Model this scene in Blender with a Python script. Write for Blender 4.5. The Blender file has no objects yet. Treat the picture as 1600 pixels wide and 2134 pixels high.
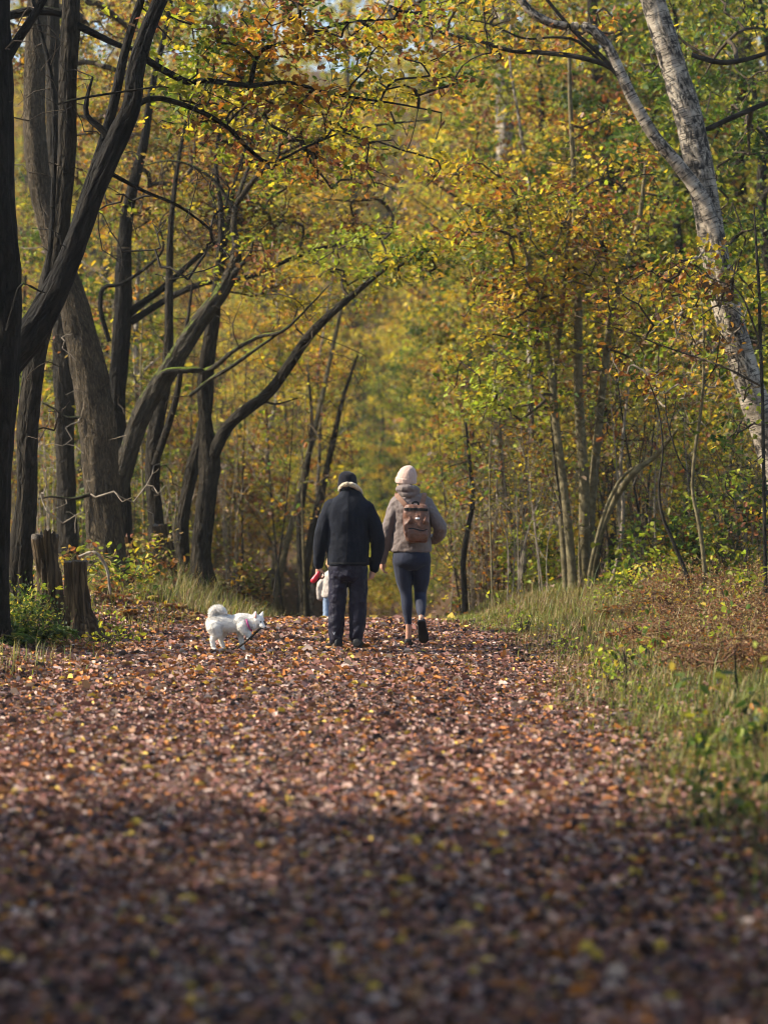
import bpy, bmesh, math, random
import numpy as np
from mathutils import Vector, Matrix

# ------------------------------------------------------------------ camera, sky, sun, exposure
scene = bpy.context.scene
col = scene.collection
R = math.radians
F = 5038.0                      # focal length in pixels of the 1600 x 2134 frame (85 mm on 36 mm)
CAM_H = 1.75
PITCH = math.atan(67.0 / F)

cam_d = bpy.data.cameras.new('camera')
cam = bpy.data.objects.new('camera', cam_d)
col.objects.link(cam)
cam.location = (0, 0, CAM_H)
cam.rotation_euler = (R(90) - PITCH, 0, 0)
cam_d.sensor_fit = 'VERTICAL'
cam_d.sensor_height = 36.0
cam_d.sensor_width = 27.0
cam_d.lens = 85.0
cam_d.clip_end = 2000.0
cam_d.dof.use_dof = True
cam_d.dof.focus_distance = 25.2
cam_d.dof.aperture_fstop = 1.55
scene.camera = cam

SUN_AZ, SUN_EL = R(88), R(37)   # azimuth measured from straight behind the camera, towards the left
sun_dir = Vector((-math.cos(SUN_EL) * math.sin(SUN_AZ), -math.cos(SUN_EL) * math.cos(SUN_AZ), math.sin(SUN_EL)))
world = bpy.data.worlds.new('World')
scene.world = world
world.use_nodes = True
wn = world.node_tree
sky = wn.nodes.new('ShaderNodeTexSky')
sky.sky_type = 'NISHITA'
sky.sun_disc = False
sky.sun_elevation = SUN_EL
sky.sun_rotation = math.atan2(sun_dir.x, sun_dir.y)
wn.links.new(sky.outputs[0], wn.nodes['Background'].inputs[0])
wn.nodes['Background'].inputs[1].default_value = 0.13

sun_d = bpy.data.lights.new('sun', 'SUN')
sun_d.energy = 5.0
sun_d.angle = R(0.55)
sun_d.color = (1.0, 0.90, 0.74)
sun = bpy.data.objects.new('sun', sun_d)
col.objects.link(sun)
sun.rotation_euler = sun_dir.to_track_quat('Z', 'Y').to_euler()

vs = scene.view_settings
vs.view_transform = 'Standard'
vs.look = 'None'
vs.gamma = 1.0
vs.exposure = 1.1
scene.render.engine = 'CYCLES'
cy = scene.cycles
cy.max_bounces = 3
cy.diffuse_bounces = 2
cy.use_adaptive_sampling = True
cy.adaptive_threshold = 0.03
cy.glossy_bounces = 2
cy.transmission_bounces = 2
cy.transparent_max_bounces = 2
cy.sample_clamp_indirect = 6.0
cy.filter_width = 1.1
cy.caustics_reflective = False
cy.caustics_refractive = False

# ------------------------------------------------------------------ helpers
rng = np.random.default_rng(11)
random.seed(4)

def P(px, py, Y):
    """world point at depth Y that the photograph shows at pixel (px, py)"""
    u, v = (px - 800.0) / F, -(py - 1067.0) / F
    d = np.array([u, math.cos(PITCH) + v * math.sin(PITCH), -math.sin(PITCH) + v * math.cos(PITCH)])
    return np.array([0, 0, CAM_H]) + d * (Y / d[1])

def sm(a, b, x):
    t = np.clip((np.asarray(x, float) - a) / (b - a), 0, 1)
    return t * t * (3 - 2 * t)

_ys = np.linspace(-60, 400, 4601)
_slope = -0.085 * sm(28, 33, _ys) * (1 - sm(48, 58, _ys)) - 0.012 * sm(48, 58, _ys) * (1 - sm(85, 100, _ys)) + 0.42 * sm(105, 125, _ys) * (1 - sm(190, 230, _ys))
_zs = np.cumsum(_slope) * (_ys[1] - _ys[0])
_slopev = -0.03 * sm(34, 42, _ys) * (1 - sm(80, 100, _ys)) + 0.42 * sm(105, 125, _ys) * (1 - sm(190, 230, _ys))
_zv = np.cumsum(_slopev) * (_ys[1] - _ys[0])

def wob(x, y):
    return (np.sin(x * 1.7 + y * 0.6) * np.sin(y * 1.1 - x * 0.4 + 1.3) * 0.5 + np.sin(x * 3.9 + 1) * np.sin(y * 3.1 + x) * 0.25
            + np.sin(x * 7.3 - y * 2.2) * np.sin(y * 6.7) * 0.12)

def edge_l(y): return -2.85 + 1.2 * sm(25, 32, y) + 0.16 * np.sin(np.asarray(y) * 0.9) + 0.09 * np.sin(np.asarray(y) * 2.3 + 1)
def edge_r(y): return 1.37 - 0.6 * sm(25, 31, y) + 0.10 * np.sin(np.asarray(y) * 1.1 + 2) + 0.07 * np.sin(np.asarray(y) * 2.9)

def gz(x, y):
    x = np.asarray(x, float); y = np.asarray(y, float)
    zp = np.interp(y, _ys, _zs)
    zv = np.interp(y, _ys, _zv)
    dl = edge_l(y) - x
    dr = x - edge_r(y)
    off = np.maximum(dl, dr)
    k = sm(0.0, 1.6, off)
    side = np.where(dl > dr, 0.05 + 0.11 * np.clip(off, 0, 3.5), 0.03 + 0.07 * np.clip(off, 0, 7))
    z = zp * (1 - k) + zv * k + side * sm(0, 1.2, off)
    z = z - 0.03 * np.clip(np.abs(x + 0.75) - 1.2, 0, 1) * (1 - k) + wob(x, y) * (0.018 + 0.05 * k)
    return z

def g1(x, y): return float(gz(x, y))

# ---- mesh from arrays
def arr_mesh(name, V, F_, attrs=None, smooth=False):
    """F_: list of index arrays (M,k)"""
    me = bpy.data.meshes.new(name)
    V = np.ascontiguousarray(V, np.float32)
    me.vertices.add(len(V))
    me.vertices.foreach_set('co', V.ravel())
    if not isinstance(F_, (list, tuple)): F_ = [F_]
    F_ = [np.asarray(f, np.int32) for f in F_ if len(f)]
    nl = sum(f.size for f in F_); npoly = sum(len(f) for f in F_)
    me.loops.add(nl); me.polygons.add(npoly)
    me.loops.foreach_set('vertex_index', np.concatenate([f.ravel() for f in F_]))
    tot = np.concatenate([np.full(len(f), f.shape[1], np.int32) for f in F_])
    st = np.concatenate([[0], np.cumsum(tot)[:-1]]).astype(np.int32)
    me.polygons.foreach_set('loop_start', st)
    me.polygons.foreach_set('use_smooth', np.full(npoly, smooth))
    if attrs:
        for an, (ty, data) in attrs.items():
            at = me.attributes.new(an, ty, 'POINT')
            key = 'color' if ty == 'FLOAT_COLOR' else 'vector'
            at.data.foreach_set(key, np.ascontiguousarray(data, np.float32).ravel())
    me.update(calc_edges=True)
    me.validate()
    return me

def obj(name, me, material=None, parent=None):
    o = bpy.data.objects.new(name, me)
    col.objects.link(o)
    if material is not None and me is not None:
        me.materials.clear(); me.materials.append(material)
    if parent is not None: o.parent = parent
    return o

def tag(o, label=None, cat=None, group=None, kind=None):
    if label: o['label'] = label
    if cat: o['category'] = cat
    if group: o['group'] = group
    if kind: o['kind'] = kind
    return o

def thing(name, label, cat, loc=(0, 0, 0), rz=0.0, group=None):
    o = bpy.data.objects.new(name, None)
    col.objects.link(o)
    o.empty_display_size = 0.2
    o.location = loc; o.rotation_euler = (0, 0, rz)
    return tag(o, label, cat, group)

def dup(root, loc, rz, sc, label, group):
    r = root.copy(); col.objects.link(r)
    r.location = loc; r.rotation_euler = (0, 0, rz); r.scale = (sc[0], sc[0], sc[1]) if isinstance(sc, tuple) else (sc, sc, sc)
    tag(r, label, None, group)
    for ch in list(root.children):
        c = ch.copy(); col.objects.link(c); c.parent = r
        for g in list(ch.children):
            d = g.copy(); col.objects.link(d); d.parent = c
    return r

# ---- materials
def new_mat(name):
    m = bpy.data.materials.new(name); m.use_nodes = True
    nt = m.node_tree
    return m, nt, nt.nodes['Principled BSDF'], nt.nodes['Material Output']

def N(nt, ty, **kw):
    n = nt.nodes.new(ty)
    for k, v in kw.items():
        if k.startswith('i_'):
            n.inputs[k[2:].replace('_', ' ')].default_value = v
        else: setattr(n, k, v)
    return n

def ramp(nt, fac, stops):
    r = nt.nodes.new('ShaderNodeValToRGB')
    e = r.color_ramp.elements
    while len(e) > 1: e.remove(e[-1])
    e[0].position = stops[0][0]; e[0].color = (*stops[0][1], 1)
    for p, c in stops[1:]:
        x = e.new(p); x.color = (*c, 1)
    nt.links.new(fac, r.inputs[0])
    return r

def mix(nt, a, b, f, blend='MIX'):
    m = nt.nodes.new('ShaderNodeMix'); m.data_type = 'RGBA'; m.blend_type = blend
    for s, v in ((m.inputs[0], f), (m.inputs[6], a), (m.inputs[7], b)):
        if hasattr(v, 'is_linked') or hasattr(v, 'links'): nt.links.new(v, s)
        elif isinstance(v, (tuple, list)): s.default_value = (*v[:3], 1)
        else: s.default_value = v
    return m.outputs[2]

def leaf_material(name, transl=0.5, rough=0.5, spec=0.25, boost=1.15):
    m, nt, b, out = new_mat(name)
    a = N(nt, 'ShaderNodeAttribute', attribute_name='tint')
    b.inputs['Roughness'].default_value = rough
    b.inputs['Specular IOR Level'].default_value = spec
    nt.links.new(a.outputs['Color'], b.inputs['Base Color'])
    t = N(nt, 'ShaderNodeBsdfTranslucent')
    br = mix(nt, a.outputs['Color'], (boost, boost * 1.02, boost * 0.55), 1.0, 'MULTIPLY')
    nt.links.new(br, t.inputs['Color'])
    ms = N(nt, 'ShaderNodeMixShader'); ms.inputs[0].default_value = transl
    nt.links.new(b.outputs[0], ms.inputs[1]); nt.links.new(t.outputs[0], ms.inputs[2])
    nt.links.new(ms.outputs[0], out.inputs['Surface'])
    return m

def bark_material(name, dark, light, stretch=0.26, scale=20, moss=0.0, bump=0.9, mosscol=(0.06, 0.085, 0.015)):
    m, nt, b, out = new_mat(name)
    a = N(nt, 'ShaderNodeAttribute', attribute_name='bark')
    mp = N(nt, 'ShaderNodeMapping'); mp.inputs['Scale'].default_value = (1, 1, stretch)
    nt.links.new(a.outputs['Vector'], mp.inputs['Vector'])
    n1 = N(nt, 'ShaderNodeTexNoise', i_Scale=scale, i_Detail=6.0, i_Roughness=0.62, i_Distortion=0.7)
    nt.links.new(mp.outputs[0], n1.inputs['Vector'])
    v1 = N(nt, 'ShaderNodeTexVoronoi', feature='DISTANCE_TO_EDGE', i_Scale=scale * 0.9)
    mp2 = N(nt, 'ShaderNodeMixRGB'); 
    n3 = N(nt, 'ShaderNodeTexNoise', i_Scale=scale * 0.6, i_Detail=2.0)
    nt.links.new(mp.outputs[0], n3.inputs['Vector'])
    mp2.inputs[0].default_value = 0.12
    nt.links.new(mp.outputs[0], mp2.inputs[1]); nt.links.new(n3.outputs['Color'], mp2.inputs[2])
    nt.links.new(mp2.outputs[0], v1.inputs['Vector'])
    rv = ramp(nt, v1.outputs['Distance'], [(0.0, (0, 0, 0)), (0.28, (1, 1, 1))])
    h = mix(nt, n1.outputs['Fac'], rv.outputs[0], 0.5, 'MULTIPLY')
    rc = ramp(nt, h, [(0.12, dark), (0.62, light)])
    n2 = N(nt, 'ShaderNodeTexNoise', i_Scale=2.6, i_Detail=4.0)
    nt.links.new(a.outputs['Vector'], n2.inputs['Vector'])
    big = ramp(nt, n2.outputs['Fac'], [(0.3, (0.62, 0.60, 0.56)), (0.7, (1.15, 1.12, 1.05))])
    c = mix(nt, rc.outputs[0], big.outputs[0], 1.0, 'MULTIPLY')
    if moss > 0:
        g = N(nt, 'ShaderNodeNewGeometry')
        sx = N(nt, 'ShaderNodeSeparateXYZ'); nt.links.new(g.outputs['Normal'], sx.inputs[0])
        ad = N(nt, 'ShaderNodeMath', operation='MULTIPLY_ADD'); ad.inputs[1].default_value = 0.55; ad.inputs[2].default_value = -0.50 + moss
        nt.links.new(sx.outputs['Z'], ad.inputs[0])
        n4 = N(nt, 'ShaderNodeTexNoise', i_Scale=5.0, i_Detail=5.0); nt.links.new(a.outputs['Vector'], n4.inputs['Vector'])
        ad2 = N(nt, 'ShaderNodeMath', operation='ADD'); nt.links.new(ad.outputs[0], ad2.inputs[0]); nt.links.new(n4.outputs['Fac'], ad2.inputs[1])
        mr = ramp(nt, ad2.outputs[0], [(0.5, (0, 0, 0)), (0.66, (1, 1, 1))])
        c = mix(nt, c, mosscol, mr.outputs[0])
    nt.links.new(c, b.inputs['Base Color'])
    b.inputs['Roughness'].default_value = 0.9
    b.inputs['Specular IOR Level'].default_value = 0.15
    bp = N(nt, 'ShaderNodeBump'); bp.inputs['Strength'].default_value = bump; bp.inputs['Distance'].default_value = 0.06
    nt.links.new(h, bp.inputs['Height']); nt.links.new(bp.outputs[0], b.inputs['Normal'])
    return m

def birch_material(name):
    m, nt, b, out = new_mat(name)
    a = N(nt, 'ShaderNodeAttribute', attribute_name='bark')
    def noise(sc, scale, detail=4.0, dist=0.0):
        mp = N(nt, 'ShaderNodeMapping'); mp.inputs['Scale'].default_value = sc
        nt.links.new(a.outputs['Vector'], mp.inputs['Vector'])
        n = N(nt, 'ShaderNodeTexNoise', i_Scale=scale, i_Detail=detail, i_Distortion=dist); nt.links.new(mp.outputs[0], n.inputs['Vector'])
        return n.outputs['Fac']
    base = ramp(nt, noise((1, 1, 3), 3.0), [(.3, (.16, .132, .095)), (.5, (.33, .275, .21)), (.7, (.46, .40, .31))])
    lent = ramp(nt, noise((1, 1, 11), 6.0, 3.0), [(.56, (0, 0, 0)), (.64, (1, 1, 1))])
    fine = ramp(nt, noise((1, 1, 14), 16.0, 3.0), [(.58, (0, 0, 0)), (.70, (1, 1, 1))])
    patch = noise((1, 1, .55), 3.2, 5.0, .6)
    pr = ramp(nt, patch, [(.43, (0, 0, 0)), (.50, (1, 1, 1))])
    crack = noise((1, 1, .5), 17.0, 6.0, 1.2)
    cr = ramp(nt, crack, [(.42, (1, 1, 1)), (.60, (.05, .05, .05))])
    dk = mix(nt, pr.outputs[0], cr.outputs[0], 1.0, 'MULTIPLY')
    c = mix(nt, base.outputs[0], (.045, .038, .032), lent.outputs[0])
    c = mix(nt, c, (.12, .10, .075), fine.outputs[0])
    c = mix(nt, c, (.028, .024, .02), dk)
    nt.links.new(c, b.inputs['Base Color'])
    b.inputs['Roughness'].default_value = 0.8; b.inputs['Specular IOR Level'].default_value = .2
    hh = mix(nt, lent.outputs[0], crack, 0.6)
    bp = N(nt, 'ShaderNodeBump'); bp.inputs['Strength'].default_value = 0.8; bp.inputs['Distance'].default_value = 0.03
    nt.links.new(hh, bp.inputs['Height']); nt.links.new(bp.outputs[0], b.inputs['Normal'])
    return m

M = {}
M['leaf'] = leaf_material('autumn_leaf')
M['litter'] = leaf_material('fallen_leaf', transl=0.10, rough=0.6, spec=0.18, boost=1.0)
M['grass'] = leaf_material('grass_blade', transl=0.35, rough=0.5, spec=0.3)
M['oak'] = bark_material('oak_bark', (0.004, 0.0036, 0.003), (0.046, 0.038, 0.028), moss=0.10, bump=1.0)
M['oak_dark'] = bark_material('dark_shaded_bark', (0.002, 0.002, 0.002), (0.020, 0.0175, 0.0145), moss=0.05, bump=1.0, scale=17)  # near-black bark: the dimness among the trunks is put into its colour
M['oak_grey'] = bark_material('grey_ridged_bark', (0.012, 0.010, 0.007), (0.125, 0.098, 0.066), scale=30, moss=0.02)
M['mossy'] = bark_material('mossy_bark', (0.010, 0.010, 0.008), (0.075, 0.062, 0.045), moss=0.24, mosscol=(0.10, 0.13, 0.015))
M['stem'] = bark_material('smooth_hazel_bark', (0.07, 0.058, 0.032), (0.21, 0.18, 0.105), stretch=1.2, scale=9, bump=0.25, moss=0.06)
M['darkstem'] = bark_material('dark_stem_bark', (0.012, 0.011, 0.010), (0.05, 0.043, 0.034), stretch=0.5, scale=14, bump=0.4)
M['twig'] = bark_material('twig_bark', (0.03, 0.022, 0.015), (0.10, 0.078, 0.055), stretch=0.5, scale=14, bump=0.3)
M['deadtwig'] = bark_material('bleached_twig_bark', (0.14, 0.115, 0.09), (0.34, 0.29, 0.23), stretch=0.5, scale=14, bump=0.3)
M['birch'] = birch_material('birch_bark')

# ---- colours of leaves (linear)
C_ = dict(green=(.09, .14, .025), ygreen=(.29, .30, .04), lime=(.34, .38, .05), yellow=(.58, .44, .05), gold=(.52, .31, .04), orange=(.44, .18, .035),
          rust=(.24, .09, .038), brown=(.15, .08, .045), olive=(.17, .16, .045), dkgreen=(.035, .062, .02), tan=(.36, .25, .13))
PAL = dict(
    near=[('yellow', 4), ('ygreen', 3.4), ('olive', 2.2), ('green', 1.8), ('brown', 1.4), ('rust', 2.4), ('orange', 1.8), ('gold', 2.4)],
    mid=[('green', 1.8), ('olive', 3.4), ('ygreen', 3), ('yellow', 2), ('gold', 1.6), ('tan', 1.2), ('rust', 1.8), ('brown', 2.2)],
    brown=[('rust', 2), ('brown', 3), ('gold', 1.6), ('orange', .9), ('olive', 3), ('ygreen', 1.8), ('tan', 2.4)],
    right=[('green', 1), ('olive', 2), ('ygreen', 3), ('yellow', 3.6), ('gold', 2.6), ('orange', 1.4), ('rust', 1.6), ('tan', 1)],
    rusty=[('orange', 1.6), ('rust', 2.4), ('gold', 2.6), ('yellow', 2), ('ygreen', 2), ('brown', 1.8), ('tan', 1.8), ('olive', 1)],
    bright=[('ygreen', 2.4), ('lime', 1), ('yellow', 5), ('gold', 2.2), ('tan', .6)],
    lime=[('lime', 3), ('ygreen', 4), ('green', 2.5), ('yellow', 2)],
    green=[('green', 4), ('ygreen', 2), ('olive', 2), ('dkgreen', 2), ('yellow', .5)],
    dark=[('dkgreen', 4), ('green', 3.4), ('olive', 2), ('ygreen', 1), ('yellow', .4)],
    bramble=[('green', 3), ('lime', 1.5), ('ygreen', 1.5), ('dkgreen', 2), ('rust', .6), ('yellow', .5)],
    bracken=[('rust', 2), ('brown', 3), ('tan', 3), ('orange', .7)],
    litter=[('rust', 2), ('brown', 3), ('tan', 2), ('orange', 1)],
)
def pal_pick(name, n, r):
    ks = PAL[name]; w = np.array([k[1] for k in ks], float); w /= w.sum()
    i = r.choice(len(ks), n, p=w)
    c = np.array([C_[k[0]] for k in ks])[i]
    return c

def pal_sorted(name, n, r):
    """palette colours in palette order, so that neighbouring sprays share a hue"""
    ks = PAL[name]; w = np.array([k[1] for k in ks], float); w /= w.sum()
    i = np.sort(r.choice(len(ks), n, p=w))
    return np.array([C_[k[0]] for k in ks])[i]

def unit(v): return v / np.maximum(np.linalg.norm(v, axis=-1, keepdims=True), 1e-9)

# ---- leaves : arrays of folded blades
T6 = dict(t=np.array([0, .30, .72, 1.0, .72, .30]), b=np.array([0, -.27, -.25, 0, .25, .27]), n=np.array([0, .10, .08, -.06, .08, .10]),
          f=np.array([[0, 3, 2, 1], [0, 5, 4, 3]]))
T8 = dict(t=np.array([0, .18, .42, .55, .80, 1.0, .80, .55, .42, .18]), b=np.array([0, -.18, -.38, -.20, -.30, 0, .30, .20, .38, .18]),
          n=np.array([0, .06, .12, .06, .08, -.08, .08, .06, .12, .06]), f=np.array([[0, 5, 4, 3], [0, 3, 2, 1], [0, 7, 6, 5], [0, 9, 8, 7]]))
T4 = dict(t=np.array([0, .5, 1.0, .5]), b=np.array([0, -.29, 0, .29]), n=np.array([0, .08, -.03, .08]), f=np.array([[0, 2, 1], [0, 3, 2]]))
def leaf_arrays(Cn, T, Nn, S, tint, tpl, curl=None):
    n = len(Cn)
    T = unit(T); B = unit(np.cross(Nn, T)); Nn = np.cross(T, B)
    k = len(tpl['t'])
    cu = np.ones(n) if curl is None else curl
    V = (Cn[:, None, :] + S[:, None, None] * ((tpl['t'] - .5)[None, :, None] * T[:, None, :] + tpl['b'][None, :, None] * B[:, None, :]
         + (tpl['n'][None, :] * cu[:, None])[:, :, None] * Nn[:, None, :])).reshape(-1, 3)
    Fi = (tpl['f'][None] + (np.arange(n) * k)[:, None, None]).reshape(-1, tpl['f'].shape[1])
    col4 = np.ones((n, k, 4), np.float32); col4[:, :, :3] = tint[:, None, :]
    return V, Fi, col4.reshape(-1, 4)

def hang_leaves(pts, dirs, r, per, size, pal, spread=0.16, tpl=T6, upness=1.0, flat=0.42, coher=0.72):
    """leaves round twig ends"""
    k = len(pts)
    cnt = r.poisson(per * r.gamma(1.6, 1 / 1.6, k), k)
    idx = np.repeat(np.arange(k), cnt); n = len(idx)
    reg = np.sin(pts[:, 0] * 1.9 + 1) + np.sin(pts[:, 1] * 1.3 + pts[:, 2] * 2.3) + r.normal(0, .5, k)
    base = np.empty((k, 3)); base[np.argsort(reg)] = pal_sorted(pal, k, r); base = base[idx]
    own = pal_pick(pal, n, r)
    mixw = (r.random(n) < coher)[:, None]
    tint = np.where(mixw, base, own) * (0.72 + 0.5 * r.random((n, 1))) * (0.9 + 0.2 * r.random((n, 3)))
    u = r.random(n)
    c = pts[idx] - dirs[idx] * (u[:, None] * 0.45) + r.normal(0, spread, (n, 3)) * np.array([1, 1, flat])
    T = unit(dirs[idx] * .4 + r.normal(0, .8, (n, 3)) * np.array([1, 1, .45]) + np.array([0, 0, -.25]))
    Nn = np.array([0, 0, upness]) + r.normal(0, .55, (n, 3))
    S = size * (0.6 + 0.8 * r.random(n))
    return leaf_arrays(c, T, Nn, S, tint, tpl, curl=r.normal(1, .8, n))

# ---- tubes
def catmull(pts, step):
    pts = np.asarray(pts, float)
    if len(pts) == 2: pts = np.vstack([pts[0], (pts[0] + pts[1]) / 2, pts[1]])
    p = np.vstack([2 * pts[0] - pts[1], pts, 2 * pts[-1] - pts[-2]])
    out = []
    for i in range(1, len(p) - 2):
        L = np.linalg.norm((p[i + 1] - p[i])[:3]); m = max(1, int(math.ceil(L / step)))
        t = (np.arange(m) / m)[:, None]
        a, b, c, d = p[i - 1], p[i], p[i + 1], p[i + 2]
        out.append(0.5 * ((2 * b) + (-a + c) * t + (2 * a - 5 * b + 4 * c - d) * t ** 2 + (-a + 3 * b - 3 * c + d) * t ** 3))
    out.append(pts[-1:])
    return np.vstack(out)

def tube(pts, rad, sides, r=None, rough=0.0, cap=True, squash=None):
    """one tube: returns V, F(quads), bark coords; rough = relative radial noise"""
    pts = np.asarray(pts, float); rad = np.asarray(rad, float)
    n = len(pts)
    tg = np.gradient(pts, axis=0) if n > 2 else np.repeat((pts[-1] - pts[0])[None], n, 0)
    tg = unit(tg)
    ref = np.array([1.0, 0, 0]) if abs(tg[:, 0]).mean() < 0.8 else np.array([0, 0, 1.0])
    A = unit(np.cross(tg, ref)); B = np.cross(tg, A)
    th = np.arange(sides) / sides * 2 * np.pi
    L = np.concatenate([[0], np.cumsum(np.linalg.norm(np.diff(pts, axis=0), axis=1))])
    rr = np.repeat(rad[:, None], sides, 1)
    if r is not None and rough > 0:
        nz = np.zeros_like(rr)
        for k in range(7):
            m = r.integers(1, 6 if k < 4 else 10); ph, w = r.random() * 6.28, r.uniform(.8, 6) * (1 if k < 4 else 2)
            ph2 = r.random() * 6.28
            nz += np.cos(m * th[None] + ph + 1.2 * np.sin(L[:, None] * w * .35 + ph2)) * np.sin(L[:, None] * w + ph2 * 2) / (1.5 + .4 * k)
        if sides >= 18:
            fu = np.zeros_like(rr)
            for k in range(6):
                m = r.integers(6, 15); fu += np.sin(m * th[None] + r.random() * 6.28 + 1.4 * np.sin(L[:, None] * r.uniform(1.5, 5) + k) + .7 * np.sin(L[:, None] * r.uniform(8, 16)))
            rr = rr * (1 + rough * .42 * fu)
        rr = rr * (1 + rough * nz)
    V = pts[:, None, :] + rr[:, :, None] * (np.cos(th)[None, :, None] * A[:, None, :] + np.sin(th)[None, :, None] * B[:, None, :])
    bk = np.stack([np.cos(th)[None] * rad[:, None], np.sin(th)[None] * rad[:, None], np.repeat(L[:, None], sides, 1)], -1)
    V = V.reshape(-1, 3); bk = bk.reshape(-1, 3)
    i = np.arange(n - 1)[:, None] * sides; j = np.arange(sides)[None]; j2 = (j + 1) % sides
    Fq = np.stack([i + j, i + j2, i + sides + j2, i + sides + j], -1).reshape(-1, 4)
    if cap:
        V = np.vstack([V, pts[-1] + tg[-1] * rad[-1] * .3]); bk = np.vstack([bk, [0, 0, L[-1]]])
        b0 = (n - 1) * sides; c = len(V) - 1
        Ft = np.stack([b0 + np.arange(sides), b0 + (np.arange(sides) + 1) % sides, np.full(sides, c), np.full(sides, c)], -1)
        tri = Ft[:, :3]
        return V, Fq, tri, bk
    return V, Fq, np.zeros((0, 3), int), bk

class Acc:
    def __init__(s): s.V, s.Q, s.T, s.B, s.n = [], [], [], [], 0
    def add(s, V, Q, T, B):
        s.V.append(V); s.Q.append(Q + s.n); s.T.append(T + s.n); s.B.append(B + np.array([0, 0, len(s.V) * 3.71])); s.n += len(V)
    def mesh(s, name, smooth=True):
        return arr_mesh(name, np.vstack(s.V), [np.vstack(s.Q), np.vstack(s.T)], {'bark': ('FLOAT_VECTOR', np.vstack(s.B))}, smooth)

def grow(limbs, targets, r, step=0.22, r_tip=0.0035, power=0.46, bend=0.18):
    """branches that reach from the limbs out to every target; returns chains [(pts, radii)], tips, tip directions"""
    base = np.vstack(limbs)
    K = len(targets)
    d0 = np.array([np.min(np.sum((base - t) ** 2, 1)) for t in targets])
    order = np.argsort(d0)
    cap = len(base) + int(K * 60)
    nodes = np.empty((cap, 3)); nodes[:len(base)] = base; n = len(base)
    par = np.full(cap, -1); cnt = np.zeros(cap)
    chains = []
    for ti in order:
        t = targets[ti]
        dd = np.sum((nodes[:n] - t) ** 2, 1)
        a = int(np.argmin(dd)); pa = nodes[a].copy(); L = math.sqrt(dd[a])
        m = min(55, max(2, int(math.ceil(L / step))))
        if n + m >= cap: break
        mid = (pa + t) / 2 + r.normal(0, bend, 3) * L + np.array([0, 0, 0.10 * L])
        s = (np.arange(1, m + 1) / m)[:, None]
        q = (1 - s) ** 2 * pa + 2 * s * (1 - s) * mid + s * s * t
        q[:-1] += r.normal(0, .009, (m - 1, 3)) * min(1, L)
        ids = np.arange(n, n + m)
        nodes[ids] = q; par[ids] = np.concatenate([[a], ids[:-1]])
        n += m
        chains.append((a, ids))
        cnt[ids[-1]] += 1
    for i in range(n - 1, len(base) - 1, -1):
        if par[i] >= 0: cnt[par[i]] += cnt[i]
    rad = r_tip * np.maximum(cnt, .6) ** power
    out, tips, dirs = [], [], []
    for a, ids in chains:
        ra = rad[ids[0]] * 1.05
        pts = np.vstack([nodes[a][None], nodes[ids]])
        out.append((pts, np.concatenate([[ra], rad[ids]])))
        tips.append(pts[-1]); dirs.append(unit(pts[-1] - pts[-2]))
    return out, np.array(tips), np.array(dirs)

def ell_targets(c, rad, n, r, shell=0.35):
    v = unit(r.normal(0, 1, (n, 3)))
    q = (shell + (1 - shell) * r.random((n, 1))) ** (1 / 2.2)
    return np.asarray(c) + v * q * np.asarray(rad)

def px_limb(pts, Y0=None):
    """pixel polyline (px, py, width px[, depth]) -> world pts and radii"""
    Yv = Y0; out = []
    for p in pts:
        if len(p) > 3: Yv = p[3]
        q = P(p[0], p[1], Yv)
        out.append((*q, p[2] * Yv / F / 2))
    return np.array(out)

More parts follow.
